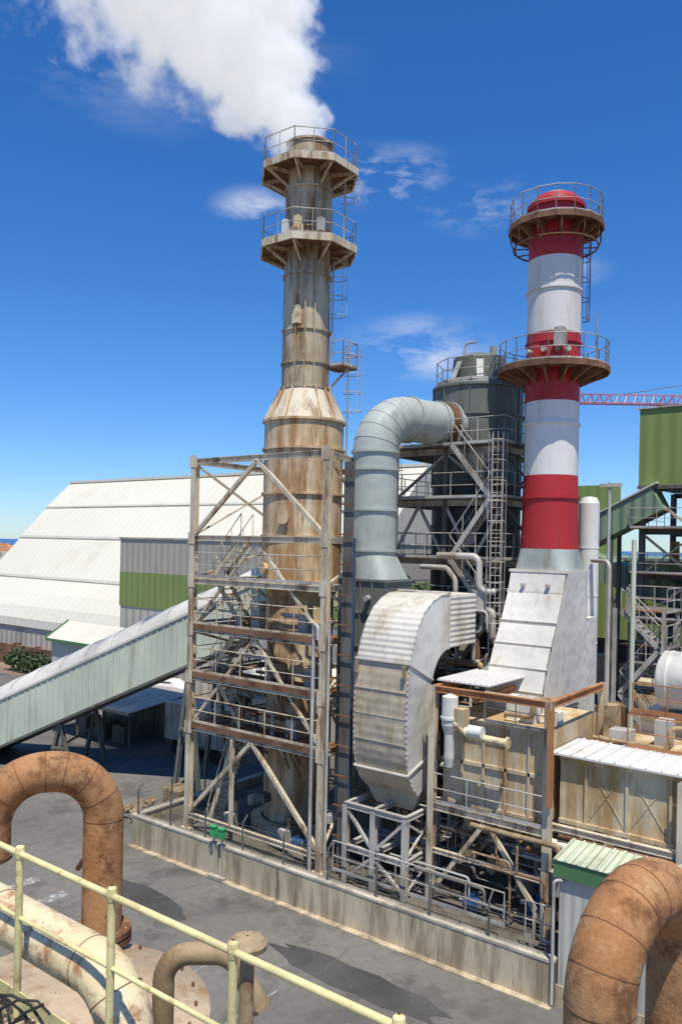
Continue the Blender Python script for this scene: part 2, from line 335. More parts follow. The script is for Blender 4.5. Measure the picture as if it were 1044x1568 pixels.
o.ladder(SX+1.12*c45,SY+1.12*s45,20.6,25.5,c45,s45,'ladder_lower',M['galv'])
o.ladder(SX+1.55*c45,SY+1.55*s45,25.6,28.8,c45,s45,'ladder_upper',M['galv'])
o.ladder(SX+1.85*c45,SY+1.85*s45,16.5,21.5,c45,s45,'ladder_base',M['galv'])
bx,by=SX+1.5*c45,SY+1.5*s45
o.box(bx-.5,bx+.55,by-.5,by+.5,20.5,20.58,'landing_deck',M['brown'])
o.rail([(bx-.1,by-.5,20.58),(bx+.52,by-.5,20.58),(bx+.52,by+.5,20.58),(bx-.1,by+.5,20.58)],1.05,'landing_rail',M['galv'],sp=.6)
o.bar((bx+.4,by,20.5),(SX+1.0*c45,SY+1.0*s45,19.6),.08,.08,'landing_bracket',M['frame'])
o.tube(fillet([(SX-1.2,SY+.6,12.6),(SX-2.2,SY+.6,12.6),(SX-2.2,SY+.6,14.4)],.5),.28,'side_duct',M['stack'],20)
o.done()
# ================================================================= STEEL FRAME
o=Obj('steel_support_frame')
FS0,FS1,FT0,FT1=2.2,9.3,1.0,7.4
FR=M['frame']
cols=[(FS0,FT0),(FS1,FT0),(FS0,FT1),(7.25,FT1)]
for i,(a,b) in enumerate(cols): 
    o.ibeam((a,b,.9),(a,b,16.4),.26,.26,'columns',FR,t=.035)
    o.box(a-.25,a+.25,b-.25,b+.25,.9,.98,'base_plates',FR)
lev=[1.5,5.2,7.3,9.3,11.3,13.1,16.3]
for z in lev[1:]:
    o.ibeam((FS0+.13,FT0,z),(FS1-.13,FT0,z),.14,.24,'front_beams',FR)
    o.ibeam((FS0,FT0+.13,z),(FS0,FT1-.13,z),.14,.24,'side_beams',FR)
    o.ibeam((FS0+.13,FT1,z),(7.12,FT1,z),.14,.24,'back_beams',FR)
    o.ibeam((FS1,FT0+.13,z),(7.25,FT1-.13,z),.12,.22,'right_beams',FR)
    for a,b in cols[:2]: o.box(a-.2,a+.2,b-.15,b-.135,z-.25,z+.25,'gusset_plates',FR)
o.ibeam((FS0,FT0,1.5),(FS1,FT0,1.5),.14,.2,'front_beams',FR)
frame_face(o,(FS0,FT0,0),(FS1,FT0,0),[13.1,16.3],'braces',FR,'A',.15)
frame_face(o,(FS0,FT0,0),(FS1,FT0,0),[1.5,5.2],'braces',FR,'A',.15)
frame_face(o,(FS0,FT0+.05,0),(FS1,FT0+.05,0),[5.2,9.3,13.1],'braces_mid',FR,'A',.11)
frame_face(o,(FS0,FT0,0),(FS0,FT1,0),lev,'side_braces',FR,'/X\\A',.1)
frame_face(o,(FS0,FT1,0),(7.25,FT1,0),lev,'back_braces',FR,'A/\\',.1)
frame_face(o,(FS1,FT0,0),(7.25,FT1,0),lev,'right_braces',FR,'/\\',.1)
o.ibeam((4.7,FT0,1.6),(4.7,FT0,5.1),.14,.14,'braces',FR)
for z in (5.3,7.4,9.4):
    o.box(FS0+.1,FS1-.1,FT0+.08,FT0+1.35,z+.02,z+.07,'floor_%d'%int(z),M['brown'])
    o.box(FS0+.1,FS0+1.1,FT0+1.35,FT1-.1,z+.021,z+.069,'side_floor_%d'%int(z),M['brown'])
    o.box(FS0+.1,FS1-.1,FT0-.10,FT0-.075,z-.10,z+.13,'kick_plates_%d'%int(z),M['brown'])
    o.rail([(FS0+.1,FT0-.02,z+.1),(FS1-.1,FT0-.02,z+.1)],1.05,'handrails',M['frame'],sp=1.4)
    o.rail([(FS0+.05,FT0+.2,z+.1),(FS0+.05,FT1-.2,z+.1)],1.05,'handrails',M['frame'],sp=1.4)
    x=FS0+.5
    while x<FS1-.3: o.bar((x,FT0+.1,z-.03),(x,FT0+1.35,z-.03),.05,.09,'joists',M['brown']); x+=.7
z=11.4
o.box(FS0+.1,FS1-.1,FT0+.08,FT0+1.1,z+.02,z+.06,'upper_walkway',M['frame'])
o.rail([(FS0+.1,FT0,z+.05),(FS1-.1,FT0,z+.05)],1.05,'upper_handrail',M['galv'],sp=1.2)
def stair(o,p,q,w,part,mat,rm):
    p=Vector(p);q=Vector(q);d=(q-p); h=Vector((d.x,d.y,0)).normalized(); px=Vector((-h.y,h.x,0))*w/2
    for sg in (-1,1):
        o.bar(p+px*sg,q+px*sg,.04,.2,part,mat)
        o.tube([p+px*sg+Vector((0,0,.95)),q+px*sg+Vector((0,0,.95))],.022,part+'_rail',rm,6)
        for f in (0,.33,.66,1): c=p.lerp(q,f)+px*sg; o.tube([c,c+Vector((0,0,.95))],.02,part+'_rail',rm,5)
    n=max(2,int(d.z/.21))
    for i in range(1,n):
        c=p.lerp(q,i/n); o.bar(c-px,c+px,.24,.03,part+'_treads',mat)
for i,(za,zb) in enumerate(((.95,5.3),(5.35,7.4),(7.45,9.4),(9.45,11.4),(11.45,13.2))):
    xa,xb=(2.7,4.3) if i%2==0 else (4.3,2.7)
    stair(o,(xa,2.0+.15*(i%2),za),(xb,2.0+.15*(i%2),zb),.7,'stairs',M['frame'],M['frame'])
for i in range(22):
    z=random.choice((5.4,7.5,9.5))+random.uniform(.1,.9); xA=random.uniform(2.8,7.5); t=random.uniform(1.5,2.6); xB=xA+random.uniform(.4,1.5)
    o.tube(fillet([(xA,t,z),(xB,t,z),(xB,t,z-random.uniform(.4,1.6)),(xB+.2,t+.5,z-1.8)],.12,4),random.choice((.03,.045,.07)),'pipe_%d'%(i%3),M[('galv','brown','greypipe')[i%3]],8)
for (x,z) in ((6.9,5.37),(7.8,7.47),(4.9,9.47),(7.4,9.47),(3.6,1.0),(8.0,1.0),(6.6,1.0)):
    o.box(x,x+.45,1.7,2.1,z,z+.7,'control_boxes',M['galv']); o.tube([(x+.2,2.2,z),(x+.2,2.2,z+1.1)],.12,'filters',M['greypipe'],10)
o.done()
o=Obj('riser_pipes')
for i,(s,t,r,m,z1) in enumerate(((9.55,.95,.06,'galv',10.2),(9.75,1.6,.05,'bluep',15.5),(9.9,1.6,.04,'darksteel',15),(10.05,1.7,.05,'bluep',13.2),(9.6,2.3,.09,'brown',12.4),(8.95,.8,.07,'galv',9.6))):
    o.tube([(s,t,.9),(s,t,z1)],r,'pipe_%d'%i,M[m],8)
o.bar((9.95,1.45,1),(9.95,1.45,16),.45,.05,'cable_tray',M['darksteel'],up=(0,1,0))
z=1.2
while z<16: o.box(9.6,10.3,1.3,1.34,z,z+.05,'clamps',M['brown']); z+=1.1
o.tube(fillet([(8.95,.8,9.5),(8.95,.8,10.0),(9.3,.6,10.0),(9.3,.6,9.5)],.15),.07,'gooseneck',M['galv'],8)
o.done()
# ================================================================= GREY DUCT
DX,DY=9.15,4.2
o=Obj('grey_flue_duct')
path=fillet([(DX,DY,12.6),(DX,DY,18.15),(10.4,8.75,18.15)],1.55,12)
o.tube(path,.90,'duct',M['duct'],40)
for z in (12.7,14.3,15.9,16.6): o.tube([(DX,DY,z),(DX,DY,z+.1)],.97,'flanges',M['duct'],40)
dv=(Vector((10.4,8.75,0))-Vector((DX,DY,0))).normalized()
for q in (1.7,3.2,3.9):
    p=Vector((DX,DY,18.15))+dv*q; o.tube([p,p+dv*.09],.97 if q<3.5 else 1.02,'flanges',M['duct'] ,40)
p=Vector((DX,DY,18.15))+dv*3.5; o.tube([p,p+dv*.35],.955,'expansion_joint',M['brown'],40)
for k in (3,5,7,9,11):
    pt=path[k]; tn=(path[k+1]-path[k-1]).normalized(); o.tube([pt-tn*.02,pt+tn*.02],.915,'mitre_seams',M['duct'],40)
sq=lambda x0,x1,y0,y1,z,n=40:[( (x0+x1)/2+ (x1-x0)/2*max(-1,min(1,1.30*math.cos(2*math.pi*k/n))), (y0+y1)/2+(y1-y0)/2*max(-1,min(1,1.30*math.sin(2*math.pi*k/n))), z) for k in range(n)]
o.loft([ring_pts(DX,DY,.90,12.6,40),sq(8.15,10.35,3.25,5.2,11.6)],'transition',M['duct'],caps=False,smooth=True)
o.box(8.15,10.35,3.25,5.2,.9,11.6,'riser',M['scrub'])
for z in (11.55,10.3,9,7.6,6.2,4.8,3.4): o.box(8.08,10.42,3.18,5.27,z,z+.09,'riser_flanges',M['scrub'])
for x in (8.7,9.25,9.8): o.box(x-.03,x+.03,3.19,3.25,1,11.6,'riser_ribs',M['scrub'])
o.tube([(DX+.5,DY-.95,10.9),(DX+.5,DY-1.2,10.9)],.12,'port',M['galv'],12)
o.done()
# ================================================================= CURVED RECT DUCT
o=Obj('curved_rectangular_duct')
OUT=[(3.9,11.2),(3.3,11.18),(2.75,11.0),(2.2,10.65),(1.8,10.15),(1.5,9.55),(1.28,8.9),(1.18,8.2),(1.15,7.4),(1.15,6.5),(1.18,5.7),(1.32,5.1),(1.6,4.6),(2.05,4.2)]
INN=[(3.9,9.2),(3.75,9.17),(3.55,9.1),(3.3,8.95),(3.1,8.75),(2.95,8.5),(2.82,8.2),(2.72,7.8),(2.67,7.3),(2.65,6.5),(2.65,5.9),(2.66,5.5),(2.72,5.1),(2.85,4.8)]
a0,a1=10.6,12.8
n=len(OUT)
for (i0,i1,m,pn) in ((0,6,'ductw','upper_skin'),(6,n-1,'clad','lower_skin')):
    vs=[];fs=[]
    for i in range(i0,i1+1): vs+=[(a0,*OUT[i]),(a1,*OUT[i])]
    for i in range(i1-i0): fs.append((2*i,2*i+1,2*i+3,2*i+2))
    o.add(vs,fs,pn,M[m],True)
vs=[];fs=[]
for i in range(n): vs+=[(a0,*INN[i]),(a1,*INN[i])]
for i in range(n-1): fs.append((2*i,2*i+1,2*i+3,2*i+2))
o.add(vs,fs,'inner_skin',M['clad'],True)
for a in (a0,a1):
    vs=[(a,*p) for p in OUT]+[(a,*p) for p in INN]
    o.add(vs,[(i,i+1,n+i+1,n+i) for i in range(n-1)],'side_panels',M['cladside'])
o.add([(a0,*OUT[-1]),(a1,*OUT[-1]),(a1,*INN[-1]),(a0,*INN[-1])],[(0,1,2,3)],'bottom_cap',M['clad'])
for i in (0,6,11):
    pO=Vector((0,*OUT[i]));pI=Vector((0,*INN[i])); d=(pO-pI).normalized()
    pO2=pO+d*.06
    o.bar((a0-.05,pO2.y,pO2.z),(a1+.05,pO2.y,pO2.z),.08,.06,'flanges',M['ductw'])
    for x in (a0-.03,a1+.03): o.bar((x,pO2.y,pO2.z),(x,pI.y,pI.z),.05,.08,'side_flanges',M['cladside'])
for a in (a0,a1):
    for i in range(n-1):
        o.bar((a,OUT[i][0],OUT[i][1]),(a,OUT[i+1][0],OUT[i+1][1]),.04,.04,'edge_trim',M['ductw'])
for z in (7.9,7.0,6.1): o.box(a0,a1,1.135,1.16,z,z+.02,'sheet_laps',M['lap'])
for x in (11.35,12.1): o.box(x,x+.015,1.138,1.16,5.75,8.3,'sheet_laps',M['lap'])
o.loft([[(a0,2.05,4.2),(a1,2.05,4.2),(a1,2.85,4.8),(a0,2.85,4.8)],[(a0+.3,2.2,3.6),(a1-.3,2.2,3.6),(a1-.3,3.2,3.9),(a0+.3,3.2,3.9)]],'hopper',M['clad'])
for x,y,z in ((a1-.1,1.10,8.45),(a0+.1,1.10,8.45)): o.box(x-.06,x+.06,y-.06,y+.05,z,z+.4,'lifting_lugs',M['greypipe'])
o.box(10.75,12.7,3.9,6.2,9.2,11.15,'rear_housing',M['ductw'])
o.done()
o=Obj('duct_support_frame')
for s in (10.45,11.65,12.95):
    for t in (1.0,3.1): o.ibeam((s,t,.9),(s,t,3.7),.2,.2,'legs',M['galv'])
for z in (2.2,3.7):
    for t in (1.0,3.1): o.ibeam((10.4,t,z),(13,t,z),.16,.2,'beams',M['galv'])
    for s in (10.45,11.65,12.95): o.ibeam((s,1,z),(s,3.1,z),.14,.18,'cross_beams',M['galv'])
frame_face(o,(10.45,1,0),(11.65,1,0),[1,2.2,3.7],'braces',M['galv'],'/\\',.1)
frame_face(o,(11.65,1,0),(12.95,1,0),[1,2.2,3.7],'braces',M['galv'],'\\/',.1)
frame_face(o,(12.95,1,0),(12.95,3.1,0),[1,2.2,3.7],'braces',M['galv'],'X',.08)
o.rail([(10.2,.6,1.4),(16.8,.6,1.4)],1.05,'walkway_rail',M['galv'],sp=1.2)
o.done()
# ================================================================= SCRUBBER
CX,CY=10.6,10.0
o=Obj('scrubber_tower')
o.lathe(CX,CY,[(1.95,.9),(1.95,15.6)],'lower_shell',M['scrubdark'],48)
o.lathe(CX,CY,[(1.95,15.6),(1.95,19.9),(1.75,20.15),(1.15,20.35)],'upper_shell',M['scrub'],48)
o.lathe(CX,CY,[(1.2,20.2),(1.12,21.3),(.6,21.5),(0.01,21.55)],'cap',M['scrub'],40)
for z in (15.6,17.2,18.6,19.85): o.lathe(CX,CY,[(1.95,z),(2.03,z),(2.03,z+.1),(1.95,z+.1)],'rings',M['scrub'],48)
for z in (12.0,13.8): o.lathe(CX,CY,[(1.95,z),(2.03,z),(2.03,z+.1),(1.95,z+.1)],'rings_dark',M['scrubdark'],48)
for k in range(10):
    a=2*math.pi*k/10; c,s_=math.cos(a),math.sin(a); o.bar((CX+1.98*c,CY+1.98*s_,15.6),(CX+1.98*c,CY+1.98*s_,19.8),.04,.06,'stiffeners',M['scrub'])
o.rail(ring_pts(CX,CY,1.85,20.1,10),1.0,'roof_railing',M['galv'],sp=1,closed=True)
for a in (-60,-110): 
    a=math.radians(a); o.bar((CX+1.1*math.cos(a),CY+1.1*math.sin(a),21.1),(CX+1.9*math.cos(a),CY+1.9*math.sin(a),19.4),.3,.05,'roof_struts',M['duct'])
o.tube([(CX+.7,CY,21.2),(CX+.7,CY,21.8)],.15,'vent',M['galv'],12)
o.tube(fillet([(CX-.4,CY-.6,21.1),(CX-.4,CY-.6,21.95),(CX+.2,CY-.6,21.95)],.2),.05,'vent_pipe',M['galv'],8)
a=math.radians(-70); c,s_=math.cos(a),math.sin(a)
o.tube([(CX+1.95*c,CY+1.95*s_,13.3),(CX+1.99*c,CY+1.99*s_,13.3)],.26,'round_sign',M['white'],20)
o.tube([(CX+1.99*c,CY+1.99*s_,13.3),(CX+1.995*c,CY+1.995*s_,13.3)],.15,'round_sign_logo',M['bluep'],16)
for i in range(5):
    a=math.radians(-40+i*8); c,s_=math.cos(a),math.sin(a); o.tube([(CX+2.1*c,CY+2.1*s_,1),(CX+2.1*c,CY+2.1*s_,16-i)],.06,'risers',M['galv'] if i%2 else M['brown'],8)
o.done()
o=Obj('scrubber_platform_frame')
s0,s1,t0,t1=7.7,13.0,7.75,12.2
lv=[1,3.4,5.6,7.7,10.1,12.3,14.8,17.0]
for s in (s0,10.35,s1):
    for t in (t0,t1): o.ibeam((s,t,.9),(s,t,17.1),.2,.2,'columns',M['darksteel'])
for z in lv[1:]:
    for t in (t0,t1): o.ibeam((s0,t,z),(s1,t,z),.14,.24,'beams',M['galv'])
    for s in (s0,s1): o.ibeam((s,t0,z),(s,t1,z),.14,.24,'beams_side',M['galv'])
    if z>5:
        o.box(s0-.3,s1+.3,t0-.7,CY-2.0,z+.13,z+.17,'deck_front',M['darksteel']); o.box(CX+2.02,s1+.4,CY-1.99,t1,z+.131,z+.169,'deck_side',M['darksteel'])
        o.box(s0-.3,CX-2.02,CY-1.99,t1,z+.131,z+.169,'deck_left',M['darksteel'])
        o.rail([(s0-.3,t1,z+.17),(s0-.3,t0-.7,z+.17),(s1+.35,t0-.7,z+.17),(s1+.35,t1,z+.17)],1.05,'railings',M['galv'],sp=1.1)
frame_face(o,(s0,t0,0),(10.35,t0,0),lv,'braces',M['galv'],'/\\A',.11)
frame_face(o,(10.35,t0,0),(s1,t0,0),lv,'braces',M['galv'],'\\/V',.11)
frame_face(o,(s1,t0,0),(s1,t1,0),lv,'braces_side',M['darksteel'],'X/\\',.1)
for i in range(2,7):
    za,zb=lv[i]+.17,lv[i+1]+.17
    xa,xb=(11.0,12.8) if i%2 else (12.8,11.0)
    stair(o,(xa,t0-.45,za),(xb,t0-.45,zb),.6,'stairs',M['galv'],M['galv'])
o.ladder(13.1,7.0,7.8,17.5,.3,-.95,'ladder',M['galv'])
o.ladder(8.2,7.0,12.4,18.5,0,-1,'ladder_left',M['galv'])
o.done()
o=Obj('process_pipework')
pm=['galv','brown','greypipe','darksteel','duct','white']
for i in range(34):
    z=random.uniform(1.4,11.5); t=random.uniform(6.2,7.1); sA=random.uniform(9.9,12); sB=sA+random.uniform(.8,2.2); zz=z+random.choice((-1,1))*random.uniform(.5,1.8)
    zz=max(1,zz)
    o.tube(fillet([(sA,t,z),(sB,t,z),(sB,t,zz),(sB+random.uniform(-.5,.9),t+random.uniform(.2,1.4),zz)],.2,5),random.choice((.04,.06,.09,.13)),'pipe_%s'%pm[i%6],M[pm[i%6]],10)
o.tube(fillet([(10.7,6.6,12.6),(12.6,6.6,12.6),(12.6,6.6,11.2),(13.2,6.9,11.2)],.35),.13,'header_pipe',M['galv'],14)
o.tube(fillet([(9.8,6.8,12.1),(11.2,6.5,12.1),(11.6,6.5,11.6),(11.6,6.5,9.4)],.35),.11,'header_pipe',M['galv'],14)
for (x,y,z) in ((10.8,6.9,8.1),(12.1,7.0,6),(12.5,6.9,10.4),(10.6,7,5.9)):
    o.tube([(x,y,z),(x,y,z+.75)],.32,'small_vessels',M['galv'],16); o.tube([(x,y,z+.75),(x,y,z+.86)],.36,'small_vessels',M['galv'],16)
o.done()
# ================================================================= RED WHITE STACK
RX,RY=14.9,8.0
o=Obj('red_and_white_chimney')
r=1.03
def band(z0,z1,m,pn,r=r): o.lathe(RX,RY,[(r,z0),(r,z1)],pn,M[m],56)
band(24.2,26.3,'red','red_band_top'); band(21.3,24.2,'white','white_band_upper'); band(18.65,21.3,'red','red_band_middle'); band(15.8,18.65,'white','white_band_lower')
o.lathe(RX,RY,[(1.12,12.85),(1.05,15.2),(1.03,15.8)],'red_band_base',M['red'],56)
o.lathe(RX,RY,[(1.03,26.3),(.98,26.5),(.8,26.7),(.7,26.75),(.7,26.5)],'cap_rim',M['red'],48)
o.lathe(RX,RY,[(.72,26.6),(.5,26.85),(.01,26.9)],'cap_white',M['white'],48)
o.lathe(RX,RY,[(1.05,26.2),(1.12,26.2),(1.12,26.35),(1.05,26.35)],'cap_ring',M['red'],48)
for z,m in ((22.95,'white'),(17.75,'white'),(20.9,'red'),(24.9,'red')): o.lathe(RX,RY,[(1.03,z),(1.09,z),(1.09,z+.08),(1.03,z+.08)],'flange_'+m,M[m],56)
o.lathe(RX,RY,[(1.05,14.9),(1.12,14.9),(1.12,15.0),(1.05,15.0)],'flange_red',M['red'],56)
ring_platform(o,RX,RY,1.03,1.80,25.55,16,'top_platform',M['brown'],M['brown'],M['galv'],h=1.0,drop=.55,brk=12)
o.tube(ring_pts(RX,RY,1.62,24.75,24),.035,'hoop',M['brown'],6,closed=True)
for k in range(12):
    a=2*math.pi*k/12; c,s_=math.cos(a),math.sin(a); o.tube([(RX+1.7*c,RY+1.7*s_,25.4),(RX+1.72*c,RY+1.72*s_,25.0),(RX+1.62*c,RY+1.62*s_,24.75),(RX+1.05*c,RY+1.05*s_,24.75)],.03,'hoop_arms',M['brown'],6)
ring_platform(o,RX,RY,1.03,2.12,19.95,20,'lower_platform',M['brown'],M['brown'],M['galv'],h=1.0,drop=.6,brk=14)
for a in (-120,-85,-60,-40): 
    a=math.radians(a); c,s_=math.cos(a),math.sin(a); o.tube([(RX+c,RY+s_,20.55),(RX+1.25*c,RY+1.25*s_,20.55)],.1,'sample_ports',M['galv'],10)
o.box(RX-.35,RX-.1,RY-1.15,RY-1.0,20.15,20.8,'cabinet',M['red']); o.box(RX+.55,RX+.9,RY-1.3,RY-.95,20.6,21.3,'analyser_box',M['galv'])
o.ladder(RX+1.05*.5,RY+1.05*.87,19.9,25.5,.5,.87,'ladder_top',M['brown'])
o.ladder(RX-1.05*.87,RY+1.05*.5,12.5,19.9,-.87,.5,'ladder_low',M['darksteel'])
o.tube([(RX+1.9,RY-.5,19.9),(RX+1.9,RY-.5,21.8)],.03,'lightning_rod',M['galv'],6)
def rc(x0,x1,y0,y1,z): return [(x0,y0,z),(x1,y0,z),(x1,y1,z),(x0,y1,z)]
o.loft([sq(13.85,16.0,6.95,9.1,12.1),ring_pts(RX,RY,1.13,12.95,40)],'base_transition',M['duct'],smooth=True,caps=False)
S=[(6.85,9.1,12.1),(6.6,9.1,11.3),(6.05,9.05,10.2),(5.55,8.9,9.4),(5.15,8.7,8.6),(4.85,8.4,7.8),(4.7,8.2,7.0)]
o.loft([rc(13.85,16.05,a,b,z) for a,b,z in S],'inclined_duct',M['cladside'])
for i in (0,1,2,3,4,5,6):
    a,b,z=S[i]; w_=.05 if i in (0,2,6) else .02; o.loft([rc(13.83-w_,16.07+w_,a-w_,b+w_,z-.03-w_/2),rc(13.83-w_,16.07+w_,a-w_,b+w_,z+.03+w_/2)],'duct_flanges',M['ductw'])
for x,z,y in ((14.4,11.5,6.55),(15.4,11.5,6.55)): o.box(x,x+.14,y-.05,y+.15,z,z+.12,'lugs',M['galv'])
o.add([(16.14,8.9,12.1),(16.14,6.8,12.1),(16.14,4.9,8.2),(16.14,4.7,7.1),(16.14,8.9,7.1)],[(0,1,2,3,4)],'side_panel',M['cladside'])
o.done()
o=Obj('white_insulated_duct')
o.tube([(15.3,11.2,7),(15.3,11.2,14.9)],.42,'shell',M['white'],28)
for z in (9,11,13): o.tube([(15.3,11.2,z),(15.3,11.2,z+.05)],.435,'joints',M['white'],28)
o.lathe(15.3,11.2,[(.42,14.9),(.3,15.15),(.01,15.2)],'cap',M['white'],28)
o.box(15.0,15.9,9.4,10.6,3,10.2,'lower_casing',M['cladside'])
o.tube(fillet([(16.6,10,1),(16.6,10,12.5),(15.6,10.8,12.5)],.3),.08,'drain_pipe',M['galv'],10)
o.done()
# ================================================================= STAINED BOX (precipitator)
o=Obj('stained_filter_casing')
o.box(13.65,17.45,2.25,6.5,4.3,7.15,'casing_left',M['boxrust'])
o.box(17.75,30,2.45,7.2,4.4,6.45,'casing_right',M['boxrust'])
for z in (4.3,5.7,7.1): o.box(13.6,17.5,2.17,2.25,z-.06,z+.06,'ribs',M['boxrust'])
for x in (14.4,15.2,16.0,16.8): o.box(x-.04,x+.04,2.17,2.247,4.36,7.04,'vertical_ribs',M['boxrust'])
for z in (4.42,6.4): o.box(17.75,30,2.36,2.45,z-.06,z+.08,'ribs_right',M['boxrust'])
x=18.6
while x<29: o.box(x-.04,x+.04,2.38,2.447,4.5,6.34,'vertical_ribs_right',M['boxrust']); x+=1.25
x=18.64
while x<28: 
    o.bar((x,2.44,4.55),(x+1.17,2.44,6.3),.02,.03,'x_stiffeners',M['boxrust']); o.bar((x,2.44,6.3),(x+1.17,2.44,4.55),.02,.03,'x_stiffeners',M['boxrust']); x+=1.25
o.box(17.5,30,2.2,4.6,6.5,6.56,'white_roof',M['white'])
x=17.7
while x<30: o.box(x,x+.05,2.2,4.6,6.56,6.61,'roof_ribs',M['white']); x+=.45
o.box(13.3,15.3,2.3,5.2,8.3,8.35,'corrugated_roof',M['white'])
x=13.35
while x<15.3: o.box(x,x+.04,2.3,5.2,8.35,8.39,'corrugations',M['white']); x+=.2
for s in (13.45,17.6):
    for t in (1.85,6.6): o.ibeam((s,t,.9),(s,t,8.2),.24,.24,'columns',M['frame'])
for s in (21.5,25.5): o.ibeam((s,2.1,.9),(s,2.1,6.4),.24,.24,'columns_right',M['frame'])
o.ibeam((13.45,1.85,8.1),(17.6,1.85,8.1),.16,.22,'top_beams',M['orange']); o.ibeam((17.6,1.85,8.1),(17.6,6.6,8.1),.16,.22,'top_beams',M['orange'])
o.ibeam((13.45,1.85,8.1),(13.45,6.6,8.1),.16,.22,'top_beams',M['orange']); o.ibeam((15.0,1.85,7.9),(15.0,5.0,7.9),.14,.2,'top_beams',M['orange'])
o.ibeam((17.75,1.6,5.0),(17.75,1.6,8.0),.16,.16,'orange_post',M['orange'])
o.ibeam((13.45,1.85,4.1),(17.6,1.85,4.1),.16,.24,'low_beams',M['frame']); o.ibeam((17.6,2.2,4.25),(30,2.2,4.25),.16,.2,'low_beams',M['frame'])
o.ibeam((13.45,1.85,2.6),(17.6,1.85,2.6),.12,.16,'low_beams',M['frame'])
for t in (1.9,4.2,6.4): 
    frame_face(o,(13.45,t,0),(15.5,t,0),[1,4.1],'lower_braces',M['frame'],'/',.14); frame_face(o,(15.5,t,0),(17.6,t,0),[1,4.1],'lower_braces',M['frame'],'\\',.14)
o.rail([(13.5,1.75,4.25),(17.5,1.75,4.25)],1.0,'handrail',M['galv'],sp=1.3)
o.rail([(15.3,2.0,7.2),(17.5,2.0,7.2)],1.0,'upper_handrail',M['frame'],sp=1.1)
o.rail([(19.2,4.4,6.6),(29,4.4,6.6)],1.05,'roof_handrail',M['orange'],sp=1.2)
for k in range(5): o.loft([rc(14.0+.62*k,14.5+.62*k,2.6,4,4.3),rc(14.15+.62*k,14.35+.62*k,3.1,3.5,3.1)],'hoppers',M['boxrust'])
for (x,y,w_,h) in ((16.1,3.0,.5,.6),(16.9,3.4,.35,.4),(15.5,3.2,.3,.8)): o.box(x,x+w_,y,y+.5,7.15,7.15+h,'roof_units',M['cladside'])
o.tube(fillet([(15.6,2.9,7.4),(16.6,2.9,7.4),(16.6,2.9,8.0),(17.3,3.4,8.0)],.2),.09,'roof_pipe',M['greypipe'],10)
for (x,y,w_,h,m) in ((18.4,5.0,.7,.5,'galv'),(19.7,5.6,.5,.9,'galv'),(20.7,5.1,.9,.4,'cladside'),(17.9,5.9,.4,1.1,'greypipe')): o.box(x,x+w_,y,y+.6,6.45,6.45+h,'deck_units_'+m,M[m])
o.tube(fillet([(17.9,4.9,6.6),(20.4,4.9,6.6),(20.4,4.9,7.3),(21.5,5.6,7.3)],.2),.08,'deck_pipe',M['greypipe'],10)
o.done()
o=Obj('vertical_silencer_can')
o.lathe(14.2,1.65,[(.01,8.05),(.27,7.95),(.27,7.0),(.17,6.7),(.17,5.9),(.13,5.6)],'body',M['cladside'],24)
o.lathe(14.2,1.65,[(.27,7.2),(.31,7.2),(.31,7.28),(.27,7.28)],'ring',M['cladside'],24)
o.tube(fillet([(14.3,1.6,7.2),(15.0,1.6,6.75),(16.3,1.6,6.75)],.25),.13,'pipe',M['yelpipe'],14)
o.tube([(16.3,1.6,6.75),(16.36,1.6,6.75)],.2,'pipe_flange',M['yelpipe'],14)
o.tube([(15.0,1.5,6.95),(15.5,1.5,6.95)],.2,'motor',M['cladside'],14)
o.box(14.45,14.8,1.5,1.9,6.9,7.6,'actuator',M['boxrust'])
o.done()
o=Obj('ground_level_pipework')
for i in range(80):
    z=random.uniform(1.2,3.9); t=random.uniform(1.4,5); sA=random.uniform(10,17); L=random.uniform(.7,3.2)
    sB=min(sA+L,18.3); zz=random.uniform(1,3.9); m=pm[random.randrange(5)]
    if abs(sB-sA)<.3 or abs(z-zz)<.3: continue
    o.tube(fillet([(sA,t,z),(sB,t,z),(sB,t,zz),(sB,t+.8,zz)],.15,4),random.choice((.025,.04,.06,.09)),'pipe_'+m,M[m],8)
for i in range(14):
    x=random.uniform(3,17.8); z=random.uniform(1,2.6); t=random.uniform(1.6,3.2)
    o.box(x,x+random.uniform(.2,.7),t,t+.4,z-.1,z+random.uniform(.2,.7),'cabinets_%d'%(i%3),M[('galv','darksteel','greypipe')[i%3]])
for x in (18.05,18.35):
    o.rail([(x-.6,.7,1.3),(x-.1,.7,1.3)],1.1,'gate_rail',M['galv'],sp=.25)
o.tube(fillet([(17.6,2.2,3.75),(18.5,1.9,3.75),(30,1.9,3.75)],.3),.13,'long_pipe',M['cladside'],12)
o.tube([(17.9,2.05,4.05),(30,2.05,4.05)],.07,'long_pipe_upper',M['brown'],10)
o.done()
